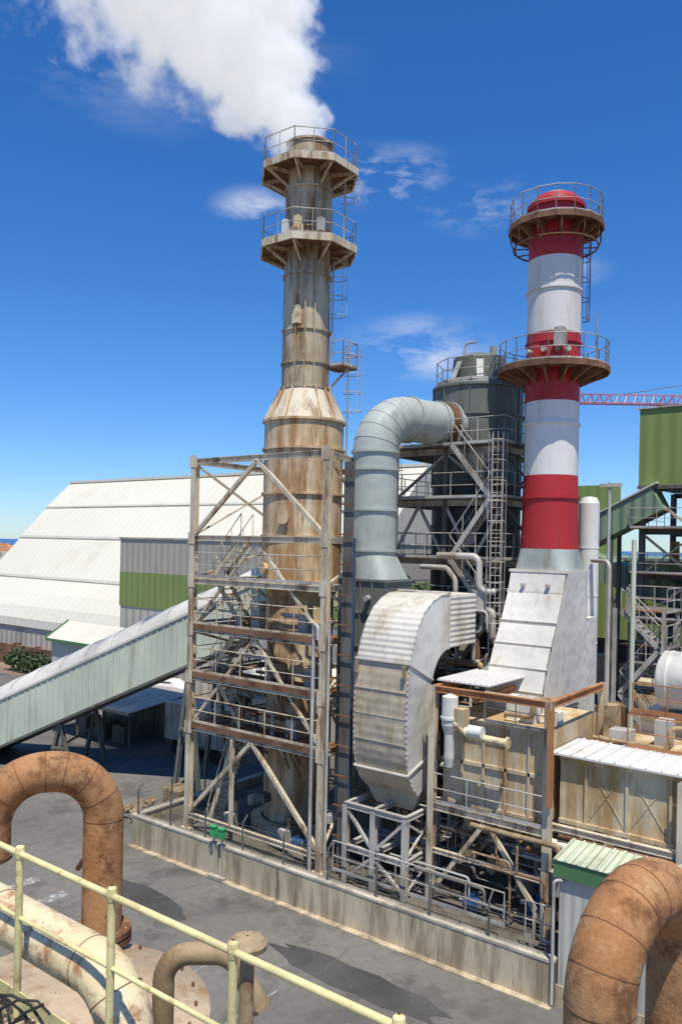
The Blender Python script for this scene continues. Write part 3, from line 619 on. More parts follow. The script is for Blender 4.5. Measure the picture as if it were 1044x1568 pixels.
for (x,y,z,sc) in ((16.9,2.3,1.55,1.3),(14.9,1.7,1.3,.9),(7.2,2.0,1.3,.8)):
    o=Obj('electric_motor')
    o.tube([(x,y,z),(x+.6*sc,y,z)],.24*sc,'body',M['bluep'],18)
    for k in range(12):
        a=2*math.pi*k/12; c,s_=math.cos(a),math.sin(a); o.bar((x+.05,y+.25*sc*c,z+.25*sc*s_),(x+.55*sc,y+.25*sc*c,z+.25*sc*s_),.015,.03,'fins',M['bluep'])
    o.tube([(x+.6*sc,y,z),(x+.72*sc,y,z)],.2*sc,'fan_cover',M['darksteel'],18); o.tube([(x-.25*sc,y,z),(x,y,z)],.05*sc,'shaft',M['galv'],10)
    o.box(x+.1,x+.5*sc,y-.18*sc,y+.18*sc,z-.34*sc,z-.2*sc,'foot',M['bluep']); o.box(x+.2*sc,x+.4*sc,y-.1*sc,y+.1*sc,z+.22*sc,z+.36*sc,'terminal_box',M['bluep'])
    o.done()
o=Obj('horizontal_tank')
o.tube([(19.1,8.4,8.3),(19.25,8.4,8.3),(28,8.4,8.3)],[.8,1.05,1.05],'shell',M['cladside'],36)
for x in (19.5,21,22.5,24): o.tube([(x,8.4,8.3),(x+.05,8.4,8.3)],1.075,'bands',M['cladside'],36)
o.box(18.7,29,7.4,9.4,5.2,7.2,'support_casing',M['ductw']); 
for x in (18.7,20.2,21.7): o.box(x,x+.08,7.33,7.4,5.2,7.2,'casing_ribs',M['cladside'])
o.rail([(18.5,7.1,7.25),(28,7.1,7.25)],1.0,'rail',M['orange'],sp=1.2)
o.box(18.4,28,7.0,7.39,7.15,7.22,'walkway',M['brown'])
o.done()
o=Obj('electrical_substation_building')
o.box(18.75,30,.05,1.25,0,3.95,'walls',M['wallgrey'])
o.box(18.65,30,-.08,-.03,3.68,4.16,'front_fascia',M['fascia']); o.box(18.6,18.65,-.08,1.35,3.7,4.18,'side_fascia',M['fascia'])
o.add([(18.6,-.12,4.17),(30,-.12,4.17),(30,1.35,4.33),(18.6,1.35,4.33)],[(0,1,2,3)],'roof',M['roofgreen'])
x=18.68
while x<30: o.bar((x,-.12,4.19),(x,1.35,4.35),.05,.04,'roof_ribs',M['roofgreen']); x+=.3
for x in (20.2,22.5): o.box(x,x+.35,-.1,.05,1,1.9,'wall_boxes',M['galv'])
o.box(18.7,30,-.01,.04,0,.6,'plinth',M['concrete'])
o.tube(fillet([(18.68,-.2,.1),(18.68,-.2,3.6),(18.9,.02,3.6)],.1),.05,'downpipe',M['galv'],8)
o.done()
# ================================================================= CONVEYOR GALLERY
o=Obj('conveyor_gallery')
P0=Vector((-15,2.4,2.45)); P1=Vector((-3.7,6,7.85)); D=(P1-P0)
PA=P0-D*.38; PB=P0+D*1.60
hd=Vector((D.x,D.y,0)).normalized(); nn=Vector((hd.y,-hd.x,0))
Wd=3.5; H=1.35
def sec(p,k=1.0):
    pts=[]
    pts.append(p+Vector((0,0,-H))); pts.append(p+Vector((0,0,H)))
    for i in range(1,10):
        a=math.pi*i/10; pts.append(p-nn*(Wd/2*(1-math.cos(a)))+Vector((0,0,H+1.0*math.sin(a))))
    pts.append(p-nn*Wd+Vector((0,0,H))); pts.append(p-nn*Wd+Vector((0,0,-H)))
    return pts
s0_,s1_=sec(PA),sec(PB)
o.add([s0_[0],s1_[0],s1_[1],s0_[1]],[(0,1,2,3)],'near_side',M['convside'])
o.add([s0_[-1],s1_[-1],s1_[-2],s0_[-2]],[(0,1,2,3)],'far_side',M['convside'])
o.add([s0_[-1],s1_[-1],s1_[0],s0_[0]],[(0,1,2,3)],'floor',M['darksteel'])
L=(PB-PA).length; nseg=int(L/.9)
for i in range(nseg):
    a=PA.lerp(PB,i/nseg); b=PA.lerp(PB,(i+1)/nseg); 
    lift=Vector((0,0,.03*(i%2)))
    qa=[p+lift for p in sec(a)[1:-1]]; qb=[p+lift for p in sec(b)[1:-1]]
    m=len(qa); o.add(qa+qb,[(k,k+1,m+k+1,m+k) for k in range(m-1)],'roof',M['convtop'],True)
nr=int(L/.42)
for i in range(nr):
    p=PA.lerp(PB,i/nr)+nn*.02; o.bar(p-Vector((0,0,H-.04)),p+Vector((0,0,H-.08)),.05,.05,'side_ribs',M['convside'],up=tuple(nn))
o.bar(PA+nn*.04+Vector((0,0,H)),PB+nn*.04+Vector((0,0,H)),.08,.12,'eaves',M['convtop']); o.bar(PA+nn*.04-Vector((0,0,H)),PB+nn*.04-Vector((0,0,H)),.1,.14,'sill',M['darksteel'])
for f in (.36,.70):
    p=PA.lerp(PB,f)
    for w in (0.2,Wd-.2):
        q=p-nn*w; 
        o.ibeam((q.x+hd.x*.7,q.y+hd.y*.7,0),(q.x,q.y,q.z-H),.2,.2,'trestle_legs',M['scrub']); o.ibeam((q.x-hd.x*.7,q.y-hd.y*.7,0),(q.x,q.y,q.z-H),.2,.2,'trestle_legs',M['scrub'])
    z=(p.z-H)*.5
    o.bar((p.x+hd.x*.4,p.y+hd.y*.4,z),(p.x-hd.x*.4,p.y-hd.y*.4,z),.12,.12,'trestle_ties',M['scrub'])
    o.bar((p.x,p.y,z),(p.x-nn.x*Wd,p.y-nn.y*Wd,z+.6),.1,.1,'trestle_ties',M['scrub'])
o.done()
# ================================================================= WAREHOUSE
o=Obj('storage_warehouse')
pr=[(43.2,20.6),(39.6,17.2),(39.5,16.95),(35.9,13.2),(35.8,12.9),(31.6,8.4),(31.5,8.1),(29.6,6.6),(28.2,5.2),(27.4,3.9),(27.3,3.0)]
XA,XB=-69.5,-12
vs=[];fs=[]
for (t,z) in pr: vs+=[(XA,t,z),(XB,t,z)]
for i in range(len(pr)-1): fs.append((2*i,2*i+1,2*i+3,2*i+2))
o.add(vs,fs,'front_roof',M['whiteclad'])
vs=[(x,2*43.2-t,z) for x,t,z in vs]; o.add(vs,fs,'rear_roof',M['whiteclad'])
for (t,z) in ((39.5,16.9),(35.8,12.85),(31.5,8.05)): o.bar((XA,t-.08,z),(XB,t-.08,z),.1,.18,'lap_flashings',M['lap'])
o.box(XA,XB,27.5,58.8,0,3.0,'base_wall',M['creamdark'])
for x in (XA,XB):
    g=[(x,t,z) for t,z in pr]+[(x,2*43.2-t,z) for t,z in pr[::-1]]; o.add(g,[tuple(range(len(g)))],'gable_ends',M['creamdark'])
o.box(XA,XB,42.9,43.5,20.5,20.8,'ridge_cap',M['whiteclad'])
o.done()
o=Obj('clad_process_building')
o.box(-33,-6,24,37,10.0,13.0,'grey_upper',M['greyclad']); o.box(-33,-6,23.98,37,6.9,9.99,'green_band',M['greenclad']); o.box(-32.9,-6,24.05,37,0,6.89,'lower_wall',M['creamdark'])
o.box(-33.1,-5.9,23.9,37.1,13.0,13.15,'parapet',M['galv'])
o.done()
o=Obj('small_store_shed')
o.box(-32,-24,16.5,20,0,4.6,'walls',M['creamdark'])
o.add([(-32.3,16.2,4.6),(-23.7,16.2,4.6),(-23.7,18.3,5.9),(-32.3,18.3,5.9),(-32.3,20.3,4.6),(-23.7,20.3,4.6)],[(0,1,2,3),(3,2,5,4)],'roof',M['whiteclad'])
o.box(-32.35,-23.65,16.12,16.2,4.4,4.62,'green_gutter',M['fascia']); o.box(-28.5,-26.5,16.46,16.5,0,2.8,'door',M['fascia'])
o.bar((-32.35,16.15,4.6),(-32.35,18.3,5.92),.08,.2,'barge_board',M['fascia'])
o.done()
o=Obj('boundary_wall')
o.box(-80,-33,22.5,22.8,0,2.0,'wall',M['brown']); 
for x in range(-80,-33,4): o.box(x,x+.3,22.4,22.9,0,2.2,'piers',M['brown'])
o.done()
o=Obj('corrugated_carport')
for x in (-20,-17.3,-14.6,-12):
    for t in (9,13): o.bar((x,t,0),(x,t,2.5+.1*(t-9)),.1,.1,'posts',M['darksteel'])
o.add([(-20.4,8.6,2.5),(-11.6,8.6,2.5),(-11.6,13.4,3.0),(-20.4,13.4,3.0)],[(0,1,2,3)],'roof',M['greyclad'])
o.box(-20.4,-11.6,8.55,8.6,2.35,2.55,'fascia',M['galv']); o.box(-20,-12,13,13.1,0,2.6,'back_wall',M['darksteel'])
for x in (-19,-17,-15): o.box(x,x+1.2,10,11.2,0,1.1,'stored_crates',M['darksteel'])
o.done()
o=Obj('box_trailer')
o.box(-10.5,-5.5,10.5,12.8,.9,3.1,'body',M['galv']); 
for x in range(11): o.box(-10.5+.5*x,-10.44+.5*x,10.46,10.5,.95,3.05,'ribs',M['galv'])
o.box(-10.5,-5.5,10.6,12.7,.7,.89,'chassis',M['darksteel'])
for x in (-9.6,-8.6,-6.2):
    for t in (10.6,12.4): o.tube([(x,t,.45),(x,t+.25,.45)],.45,'wheels',M['black'],16)
o.done()
o=Obj('workshop_shed')
o.box(-12,-3,17,21,0,3.6,'walls',M['creamdark']); o.add([(-12.3,16.7,3.6),(-2.7,16.7,3.6),(-2.7,21.3,4.4),(-12.3,21.3,4.4)],[(0,1,2,3)],'roof',M['whiteclad'])
for x in (-11,-8,-5): o.box(x,x+1.6,16.95,17,0.2,2.6,'openings',M['glass'])
o.done()
def car(x,y,rot,mat):
    o=Obj('parked_car'); c,s_=math.cos(rot),math.sin(rot)
    def T(p): return (x+p[0]*c-p[1]*s_,y+p[0]*s_+p[1]*c,p[2])
    side=[(-2.1,.35),(-2.15,.8),(-1.9,.95),(-1.1,1.0),(-.5,1.42),(.9,1.45),(1.6,1.0),(2.1,.9),(2.15,.4)]
    secs=[[T((a,w*(1 if z<1.05 else .82),z)) for a,z in side] for w in (-.85,.85)]
    o.loft(secs,'body',mat)
    for w in (-.86,.86):
        o.add([T((-1.0,w*.93,1.03)),T((-.48,w*.86,1.36)),T((.85,w*.86,1.38)),T((1.4,w*.93,1.03))],[(0,1,2,3)],'windows',M['glass'])
    o.add([T((-1.13,-.7,1.02)),T((-1.13,.7,1.02)),T((-.53,.66,1.41)),T((-.53,-.66,1.41))],[(0,1,2,3)],'windscreen',M['glass'])
    for a in (-1.35,1.35):
        for w in (-.88,.68): o.tube([T((a,w,.32)),T((a,w+.2,.32))],.32,'wheels',M['black'],16)
    o.done()
car(-24,22,.3,M['white']); car(-19.5,16.2,.1,M['galv'])
o=Obj('pallet_stack')
for i in range(5):
    z=.16*i
    for k in range(6): o.box(-3.2+.2*k,-3.06+.2*k,4.2,5.3,z+.12,z+.145,'boards',M['greypipe'])
    for k in range(3): o.box(-3.2,-2.06,4.2+.48*k,4.3+.48*k,z,z+.12,'bearers',M['greypipe'])
o.done()
o=Obj('rubble_heap')
rr=random.Random(5)
for i in range(60):
    x=-2.6+rr.gauss(0,.9); y=2.2+rr.gauss(0,.5); sz=rr.uniform(.08,.28); h=max(0,.4-abs(x+2.6)*.2)
    o.tube([(x,y,h),(x+sz,y+sz*.5,h+sz)],[sz*.8,sz*.5],'stones',M['greypipe'],6)
o.done()
# ================================================================= RIGHT BACKGROUND
o=Obj('green_head_house')
o.box(13.4,26,24,31,16.6,20.9,'cladding',M['greenclad']); o.box(13.3,26.1,23.9,31.1,20.9,21.0,'roof_edge',M['galv']); o.box(13.35,26,23.95,24,16.4,16.6,'sill',M['darksteel'])
cl=[1,4,6.5,9,11.5,14,16.4]
for s in (13.6,16.4,19.4,22.4,25.5):
    for t in (24.2,30.5): o.ibeam((s,t,.9),(s,t,16.5),.3,.3,'columns',M['darksteel'])
for z in cl[1:]:
    for t in (24.2,30.5): o.ibeam((13.6,t,z),(25.5,t,z),.16,.3,'beams',M['darksteel'])
    if z<16: o.box(13.2,26,23.3,30,z+.15,z+.2,'decks',M['brown']); o.rail([(13.2,30,z+.2),(13.2,23.3,z+.2),(26,23.3,z+.2)],1.1,'railings',M['yel2'] if z in (9,14) else M['galv'],sp=1.5)
frame_face(o,(13.6,24.2,0),(16.4,24.2,0),cl,'braces',M['frame'],'/X\\',.14); frame_face(o,(16.4,24.2,0),(19.4,24.2,0),cl,'braces',M['yel2'],'\\A/',.14)
for i in range(5): stair(o,(17.5 if i%2 else 20.5,23.7,cl[i]+.2),(20.5 if i%2 else 17.5,23.7,cl[i+1]+.2),.7,'stairs',M['galv'],M['yel2'])
for i in range(30):
    x=random.uniform(13.8,22); z=random.choice(cl[:-1])+.2; y=random.uniform(24.5,29); h=random.uniform(.5,1.9)
    m=('darksteel','galv','boxrust','brown')[i%4]; 
    if i%2: o.box(x,x+random.uniform(.4,1.4),y,y+.8,z,z+h,'equipment_'+m,M[m])
    else: o.tube([(x,y,z),(x,y,z+h)],random.uniform(.2,.5),'equipment_'+m,M[m],14)
o.done()
o=Obj('green_inclined_conveyor')
o.bar((7,24.5,12.0),(14.5,24.5,15.9),1.8,1.5,'gallery_upper',M['greendull']); o.bar((4,30,13.4),(15,28.5,10.2),1.8,1.5,'gallery_lower',M['greendull'])
o.bar((7,24.5,12.83),(14.5,24.5,16.73),2.0,.08,'roof',M['convtop'])
for x in (9,12): 
    for t in (23.8,25.2): o.ibeam((x,t,.9),(x,t,12.5+(x-9)*.5),.2,.2,'legs',M['darksteel'])
    frame_face(o,(x,23.8,0),(x,25.2,0),[1,3.5,6,8.5,11],'leg_braces',M['darksteel'],'X',.08)
o.done()
o=Obj('green_mill_building')
o.box(-2,40,36,60,6.5,12.2,'upper_cladding',M['greenclad']); o.box(-2,40,36.5,60,0,6.49,'bay_shade_block',M['scrubdark'])  # lower box is solid; its near-black colour paints the shaded bay interior
for x in range(-2,40,5): o.ibeam((x,36.1,0),(x,36.1,6.5),.4,.4,'columns',M['darksteel'])
o.box(-2.3,40,35.7,60.3,12.2,12.4,'roof_edge',M['greendull'])
o.box(2.2,4.9,44,47,12.4,18.3,'roof_monitor',M['greenclad'])
o.done()
o=Obj('plant_machinery')
for i in range(52):
    x=random.uniform(8,25); y=random.uniform(14,33); h=random.uniform(1,5.5); m=('darksteel','galv','boxrust','duct','brown')[i%5]
    if i%3==0: o.box(x,x+random.uniform(.6,2.2),y,y+1.5,.9,.9+h,'unit_'+m,M[m])
    elif i%3==1: o.tube([(x,y,.9),(x,y,.9+h)],random.uniform(.25,.8),'vessel_'+m,M[m],18)
    else: o.tube(fillet([(x,y,.9),(x,y,.9+h),(x+random.uniform(-3,3),y,.9+h),(x+random.uniform(-3,3),y+.1,1)],.3,5),random.uniform(.08,.2),'pipe_'+m,M[m],10)
o.done()
o=Obj('access_stair_tower')
for s in (16.2,18.2):
    for t in (12,14): o.ibeam((s,t,.9),(s,t,10.5),.14,.14,'columns',M['galv'])
zz=[.9,2.9,4.9,6.9,8.9,10.4]
for i in range(5):
    stair(o,(16.4 if i%2 else 18,12.5,zz[i]),(18 if i%2 else 16.4,12.5,zz[i+1]),.7,'stairs',M['galv'],M['galv']); o.box(16.1,18.3,13,14.1,zz[i+1]-.05,zz[i+1],'landings',M['brown'])
    o.rail([(16.1,14.1,zz[i+1]),(18.3,14.1,zz[i+1]),(18.3,12,zz[i+1])],1.0,'rails',M['galv'])
o.tube([(16.0,11.6,.9),(16.0,11.6,15.8)],.07,'lamp_mast',M['duct'],8); o.box(15.6,16.5,11.5,11.7,15.6,15.75,'lamp_head',M['galv'])
o.tube([(17.0,11.8,.9),(17.0,11.8,13.4)],.1,'vent_mast',M['convside'],10)
o.done()
o=Obj('yellow_wheel_loader')
x,y,z=9.0,30.5,.9
o.loft([[(x+a,y+w,z+h) for a,h in ((-1.8,.7),(-1.8,1.6),(-.2,1.7),(-.2,2.9),(1.1,2.9),(1.3,1.7),(1.9,1.5),(1.9,.7))] for w in (-.9,.9)],'body',M['yel2'])
o.add([(x-.22,y-.8,z+1.8),(x-.22,y+.8,z+1.8),(x-.22,y+.8,z+2.7),(x-.22,y-.8,z+2.7)],[(0,1,2,3)],'window',M['glass']); o.box(x,x+1,y-.92,y-.9,z+1.8,z+2.7,'side_window',M['glass'])
for a in (-1.2,1.2):
    for w in (-1.1,.8): o.tube([(x+a,y+w,z+.65),(x+a,y+w+.4,z+.65)],.65,'tyres',M['black'],18)
o.loft([[(x-2.4,y+w,z+.3),(x-3.2,y+w,z+.2),(x-3.0,y+w,z+1.2),(x-2.6,y+w,z+1.1)] for w in (-1.2,1.2)],'bucket',M['yel2']); o.bar((x-1.5,y,z+1.2),(x-2.7,y,z+.7),.4,.2,'arm',M['yel2'])
o.done()
o=Obj('tower_crane')
a=Vector((-22,85.6,34));b=Vector((16,113.7,34)); dd=(b-a).normalized(); pp=Vector((-dd.y,dd.x,0))
for off in (pp*.6,-pp*.6,Vector((0,0,1.3))): o.bar(a+off,b+off,.16,.16,'jib_chords',M['pink'])
L=(b-a).length;n=int(L/1.3)
for i in range(n):
    p=a+dd*(i*1.3); m=M['pink'] if (i//5)%2 else M['white']; pn='jib_lacing_red' if (i//5)%2 else 'jib_lacing_white'
    o.bar(p+pp*.6,p+dd*.65+Vector((0,0,1.3)),.09,.09,pn,m); o.bar(p+dd*.65+Vector((0,0,1.3)),p+dd*1.3+pp*.6,.09,.09,pn,m); o.bar(p-pp*.6,p+dd*.65+Vector((0,0,1.3)),.09,.09,pn,m)
for u,v in ((-.8,-.8),(.8,-.8),(.8,.8),(-.8,.8)): o.bar((b.x-6+u,b.y-4+v,0),(b.x-6+u,b.y-4+v,40),.2,.2,'mast_legs',M['pink'])
for i in range(20): o.bar((b.x-6.8,b.y-4.8,i*2),(b.x-5.2,b.y-4.8,i*2+2),.12,.12,'mast_lacing',M['pink']); o.bar((b.x-5.2,b.y-4.8,i*2),(b.x-5.2,b.y-3.2,i*2+2),.12,.12,'mast_lacing',M['pink'])
top=Vector((b.x-6,b.y-4,40)); o.tube([top,a+dd*14+Vector((0,0,1.3))],.05,'pendant_line',M['darksteel'],4)
o.done()
# ================================================================= DISTANT LEFT
o=Obj('distant_town')
for i in range(230):
    if i<110: x=random.uniform(-330,-150); y=random.uniform(50,230); h=random.uniform(3,7)
    else: x=random.uniform(-335,-235); y=random.uniform(105,215); h=random.uniform(5,9.5)
    w=random.uniform(5,14)
    m=('white','creamdark','white','convside')[i%4]; o.box(x,x+w,y,y+w*.8,0,h,'houses_'+m,M[m])
    if i%4==0: o.add([(x-.3,y-.3,h),(x+w+.3,y-.3,h),(x+w+.3,y+w*.8+.3,h),(x-.3,y+w*.8+.3,h),(x+w/2,y+w*.4,h+2)],[(0,1,4),(1,2,4),(2,3,4),(3,0,4)],'roofs',M['orange'])
for i in range(25):
    x=random.uniform(-326,-300); y=random.uniform(100,230); o.bar((x,y,0),(x,y,random.uniform(9,15)),.2,.2,'boat_masts',M['white'])
o.done()
def leafmass(o,cx,cy,cz,rx,ry,rz,n,sz):
    vs=[];fs=[]
    for i in range(n):
        while True:
            p=Vector((random.uniform(-1,1),random.uniform(-1,1),random.uniform(-1,1)))
            if .35<p.length<1: break
        k=.8+.35*math.sin(p.x*5+cx)*math.cos(p.y*4+cy)
        c=Vector((cx+p.x*rx*k,cy+p.y*ry*k,cz+p.z*rz*k)); a=Vector((random.gauss(0,1),random.gauss(0,1),random.gauss(0,1))).normalized(); b=a.orthogonal().normalized(); s_=sz*random.uniform(.6,1.3)
        j=len(vs); vs+=[c-a*s_,c+b*s_*.5,c+a*s_,c-b*s_*.5]; fs.append((j,j+1,j+2,j+3))
    o.add(vs,fs,'foliage',M['foliage'])
o=Obj('distant_trees')
for i in range(60):
    x=random.uniform(-190,-85); y=random.uniform(25,75); h=random.uniform(2.5,5)
    o.tube([(x,y,0),(x+.2,y,h*.7)],[.25,.12],'trunks',M['trunk'],6); leafmass(o,x,y,h,2.4,2.4,1.9,160,.45)
o.done()
o=Obj('hedge')
for i in range(9):
    leafmass(o,-45+i*1.0,20.5,1.1,.9,.7,1.0+.3*(i%3),180,.2)
o.done()
# ================================================================= FOREGROUND
o=Obj('yellow_guard_rail')
Y=M['yellow']
for s in (19.0,20.1,21.15,22.2,23.25,24.32,25.4): 
    o.tube([(s,-18.7,9.6),(s,-18.7,10.78)],.026,'posts',Y,12)
    o.lathe(s,-18.7,[(.03,10.72),(.036,10.76),(.03,10.8),(.01,10.815)],'post_caps',Y,12)
o.tube(fillet([(18.5,-18.7,10.75),(25.4,-18.7,10.75),(25.4,-18.7,9.6)],.03),.022,'top_rail',Y,12); o.tube([(18.5,-18.7,10.3),(25.4,-18.7,10.3)],.016,'mid_rail',Y,12)
o.bar((18.5,-18.7,9.72),(25.4,-18.7,9.72),.01,.12,'toe_board',Y)
o.done()
o=Obj('grating_platform')
x=18
while x<29: o.bar((x,-24,9.56),(x,-18.62,9.56),.01,.04,'bars',M['frame']); x+=.06
for y in (-24,-22,-20,-18.65): o.ibeam((18,y,9.45),(29,y,9.45),.1,.16,'beams',M['frame'])
for x in (19,24,28.5): 
    for y in (-19,-23.5): o.ibeam((x,y,0),(x,y,9.4),.2,.2,'legs',M['frame'])
o.done()
o=Obj('storage_tank')
o.lathe(19.8,-16.8,[(1.6,0),(1.6,7.7),(1.66,7.72),(1.66,7.8),(1.1,7.98),(.5,8.06),(0.01,8.08)],'shell',M['tank'],64)
o.rail([(p[0],p[1],7.8) for p in ring_pts(19.8,-16.8,1.55,0,16)[9:13]],.9,'rail',M['orange'],sp=.8)
for k in range(24):
    a=2*math.pi*k/24; o.tube([(19.8+1.5*math.cos(a),-16.8+1.5*math.sin(a),7.8),(19.8+1.5*math.cos(a),-16.8+1.5*math.sin(a),7.9)],.02,'roof_bolts',M['brown'],6)
o.done()
def bolts(o,c,R,part,mat,n=12):
    for k in range(n):
        a=2*math.pi*k/n; o.tube([(c[0]+R*math.cos(a),c[1]+R*math.sin(a),c[2]-.05),(c[0]+R*math.cos(a),c[1]+R*math.sin(a),c[2]+.1)],.022,part,mat,6)
o=Obj('rusty_gooseneck_vent')
p=[(19.02,-15.65,7.9),(19.02,-15.65,10.12),(18.3,-16.75,10.12),(18.3,-16.75,9.15)]
path=fillet(p,.62,14); o.tube(path,.245,'pipe',M['rustpipe'],40)
for k in (1,5,9,13,16,20,24,28): 
    if k<len(path)-1:
        tn=(path[k+1]-path[k-1]).normalized(); o.tube([path[k]-tn*.005,path[k]+tn*.005],.2485,'weld_seams',M['seam'],40)
o.tube([(19.02,-15.65,7.95),(19.02,-15.65,8.02)],.37,'flange_lower',M['brown'],24); o.tube([(19.02,-15.65,8.05),(19.02,-15.65,8.12)],.37,'flange_upper',M['brown'],24)
bolts(o,(19.02,-15.65,8.04),.32,'bolts',M['rustpipe'])
o.tube([(18.3,-16.75,9.12),(18.3,-16.75,9.17)],.262,'mouth_rim',M['brown'],32)
o.done()
o=Obj('rusty_gooseneck_vent')
p=[(25.50,-16.25,6),(25.50,-16.25,10.4),(25.72,-15.05,10.4),(25.72,-15.05,8.0)]
path=fillet(p,.6,16); o.tube(path,.245,'pipe',M['rustpipe'],44)
for k in (1,5,9,13,16): 
    tn=(path[k+1]-path[k-1]).normalized(); o.tube([path[k]-tn*.004,path[k]+tn*.004],.2485,'weld_seams',M['seam'],44)
o.tube([(25.5,-16.25,9.55),(25.5,-16.25,9.565)],.2485,'weld_band',M['seam'],36)
o.done()
o=Obj('storage_tank')
o.lathe(26.2,-15.4,[(1.5,0),(1.5,6.4),(1.56,6.42),(1.56,6.5),(.01,6.8)],'shell',M['tank'],64)
o.tube([(25.5,-16.25,6.55),(25.5,-16.25,6.65)],.37,'flange',M['brown'],24)
o.done()
o=Obj('peeling_yellow_pipe')
path=fillet([(17.5,-18.35,9.98),(22.98,-18.35,9.95),(22.98,-18.35,7.5)],.42,14)
o.tube(path,.19,'pipe',M['yelpipe'],40)
o.tube([(21.4,-18.35,9.96),(21.41,-18.35,9.96)],.1925,'weld_band',M['seam'],36)
for k in (1,8,15): 
    tn=(path[k+1]-path[k-1]).normalized(); o.tube([path[k]-tn*.004,path[k]+tn*.004],.1925,'weld_seams',M['seam'],40)
o.done()
o=Obj('tan_gooseneck_pipe')
path=fillet([(22.36,-17.5,7.5),(22.36,-17.5,9.62),(22.78,-17.15,9.62),(22.95,-17.0,9.2)],.22,9)
o.tube(path,.088,'pipe',M['greypipe'],20); o.tube([path[-1],path[-1]+(path[-1]-path[-2]).normalized()*.03],.1,'rim',M['greypipe'],20)
o.done()
o=Obj('mushroom_vent')
o.lathe(23.25,-17.46,[(.055,8),(.055,9.88),(.075,9.9),(.075,9.93),(.15,9.94),(.155,9.98),(.12,10.01),(.01,10.03)],'vent',M['greypipe'],24)
o.done()
o=Obj('rusty_drain_pipe')
o.tube(fillet([(17.0,-14.6,8.0),(18.6,-15.2,9.25),(18.75,-15.35,9.25),(18.75,-15.35,8.0)],.1,5),.045,'pipe',M['orange'],10)
o.done()
o=Obj('scrap_wire_mesh')
for i in range(18):
    pts=[(22.0+.06*i+.02*math.sin(j),-18.9-.05*j,9.62+.14*math.sin(j*.8+i*.4)+.1*math.sin(i*.5)) for j in range(10)]
    o.tube(pts,.004,'wires',M['brown'],4)
for j in range(12):
    pts=[(21.9+.1*i,-18.9-.04*j,9.66+.13*math.sin(j*.8+i*.7)) for i in range(12)]; o.tube(pts,.004,'cross_wires',M['galv'],4)
for k in range(4):
    pts=[(21.7+.09*i,-18.85-.1*math.sin(i*.9+k),9.75+.16*math.sin(i*.7+k*1.3)) for i in range(12)]; o.tube(pts,.010,'black_cables',M['black'],6)
o.done()
# ================================================================= STEAM PLUME
def plume():
    P=Vector((SX,SY,29.7)); d=Vector((-.48,-.21,.85)).normalized()
    Lz=16; R0,k=.9,.40; seg=24; vs=[];fs=[]
    for j,z in enumerate((0,Lz)):
        r=(R0+k*z)*1.4
        vs+=[(r*math.cos(2*math.pi*i/seg),r*math.sin(2*math.pi*i/seg),z) for i in range(seg)]
    fs=[(i,(i+1)%seg,seg+(i+1)%seg,seg+i) for i in range(seg)]+[tuple(range(seg))[::-1],tuple(range(seg,2*seg))]
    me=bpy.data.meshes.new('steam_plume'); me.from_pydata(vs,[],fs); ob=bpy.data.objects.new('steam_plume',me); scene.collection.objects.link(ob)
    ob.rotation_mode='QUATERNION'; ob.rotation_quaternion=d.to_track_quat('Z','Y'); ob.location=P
    m=bpy.data.materials.new('steam_mat'); m.use_nodes=True; nt=m.node_tree; nt.nodes.clear(); L=nt.links
    out=N(nt,'ShaderNodeOutputMaterial'); pv=N(nt,'ShaderNodeVolumePrincipled'); L.new(pv.outputs[0],out.inputs['Volume'])
    tc=N(nt,'ShaderNodeTexCoord'); 
    nd=N(nt,'ShaderNodeTexNoise'); nd.inputs['Scale'].default_value=.5; nd.inputs['Detail'].default_value=7; nd.inputs['Roughness'].default_value=.62
    L.new(tc.outputs['Object'],nd.inputs['Vector'])
    sp=N(nt,'ShaderNodeSeparateXYZ'); L.new(tc.outputs['Object'],sp.inputs[0])
    r2=math_node(nt,'SQRT',math_node(nt,'ADD',math_node(nt,'MULTIPLY',sp.outputs[0],sp.outputs[0]),math_node(nt,'MULTIPLY',sp.outputs[1],sp.outputs[1])))
    R=math_node(nt,'MULTIPLY_ADD',sp.outputs[2],k,R0)
    rr=math_node(nt,'DIVIDE',r2,R)
    val=math_node(nt,'ADD',math_node(nt,'SUBTRACT',1.0,rr),math_node(nt,'MULTIPLY_ADD',nd.outputs['Fac'],3.2,-1.6))
    mr=N(nt,'ShaderNodeMapRange',interpolation_type='SMOOTHSTEP'); mr.inputs[1].default_value=.0; mr.inputs[2].default_value=.75; L.new(val,mr.inputs[0])
    fade=N(nt,'ShaderNodeMapRange'); fade.inputs[1].default_value=0; fade.inputs[2].default_value=16; fade.inputs[3].default_value=3.0; fade.inputs[4].default_value=.8; L.new(sp.outputs[2],fade.inputs[0])
    den=math_node(nt,'MULTIPLY',mr.outputs[0],fade.outputs[0])
    L.new(den,pv.inputs['Density']); pv.inputs['Color'].default_value=(1,1,1,1); pv.inputs['Anisotropy'].default_value=-.25
    pv.inputs['Emission Color'].default_value=(.95,.97,1,1); L.new(math_node(nt,'MULTIPLY',den,.44),pv.inputs['Emission Strength'])  # emission adds a painted glow to whiten the plume; steam gives no light
    try: m.cycles.volume_step_rate=.25
    except Exception as e: print(e)
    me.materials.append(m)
plume()
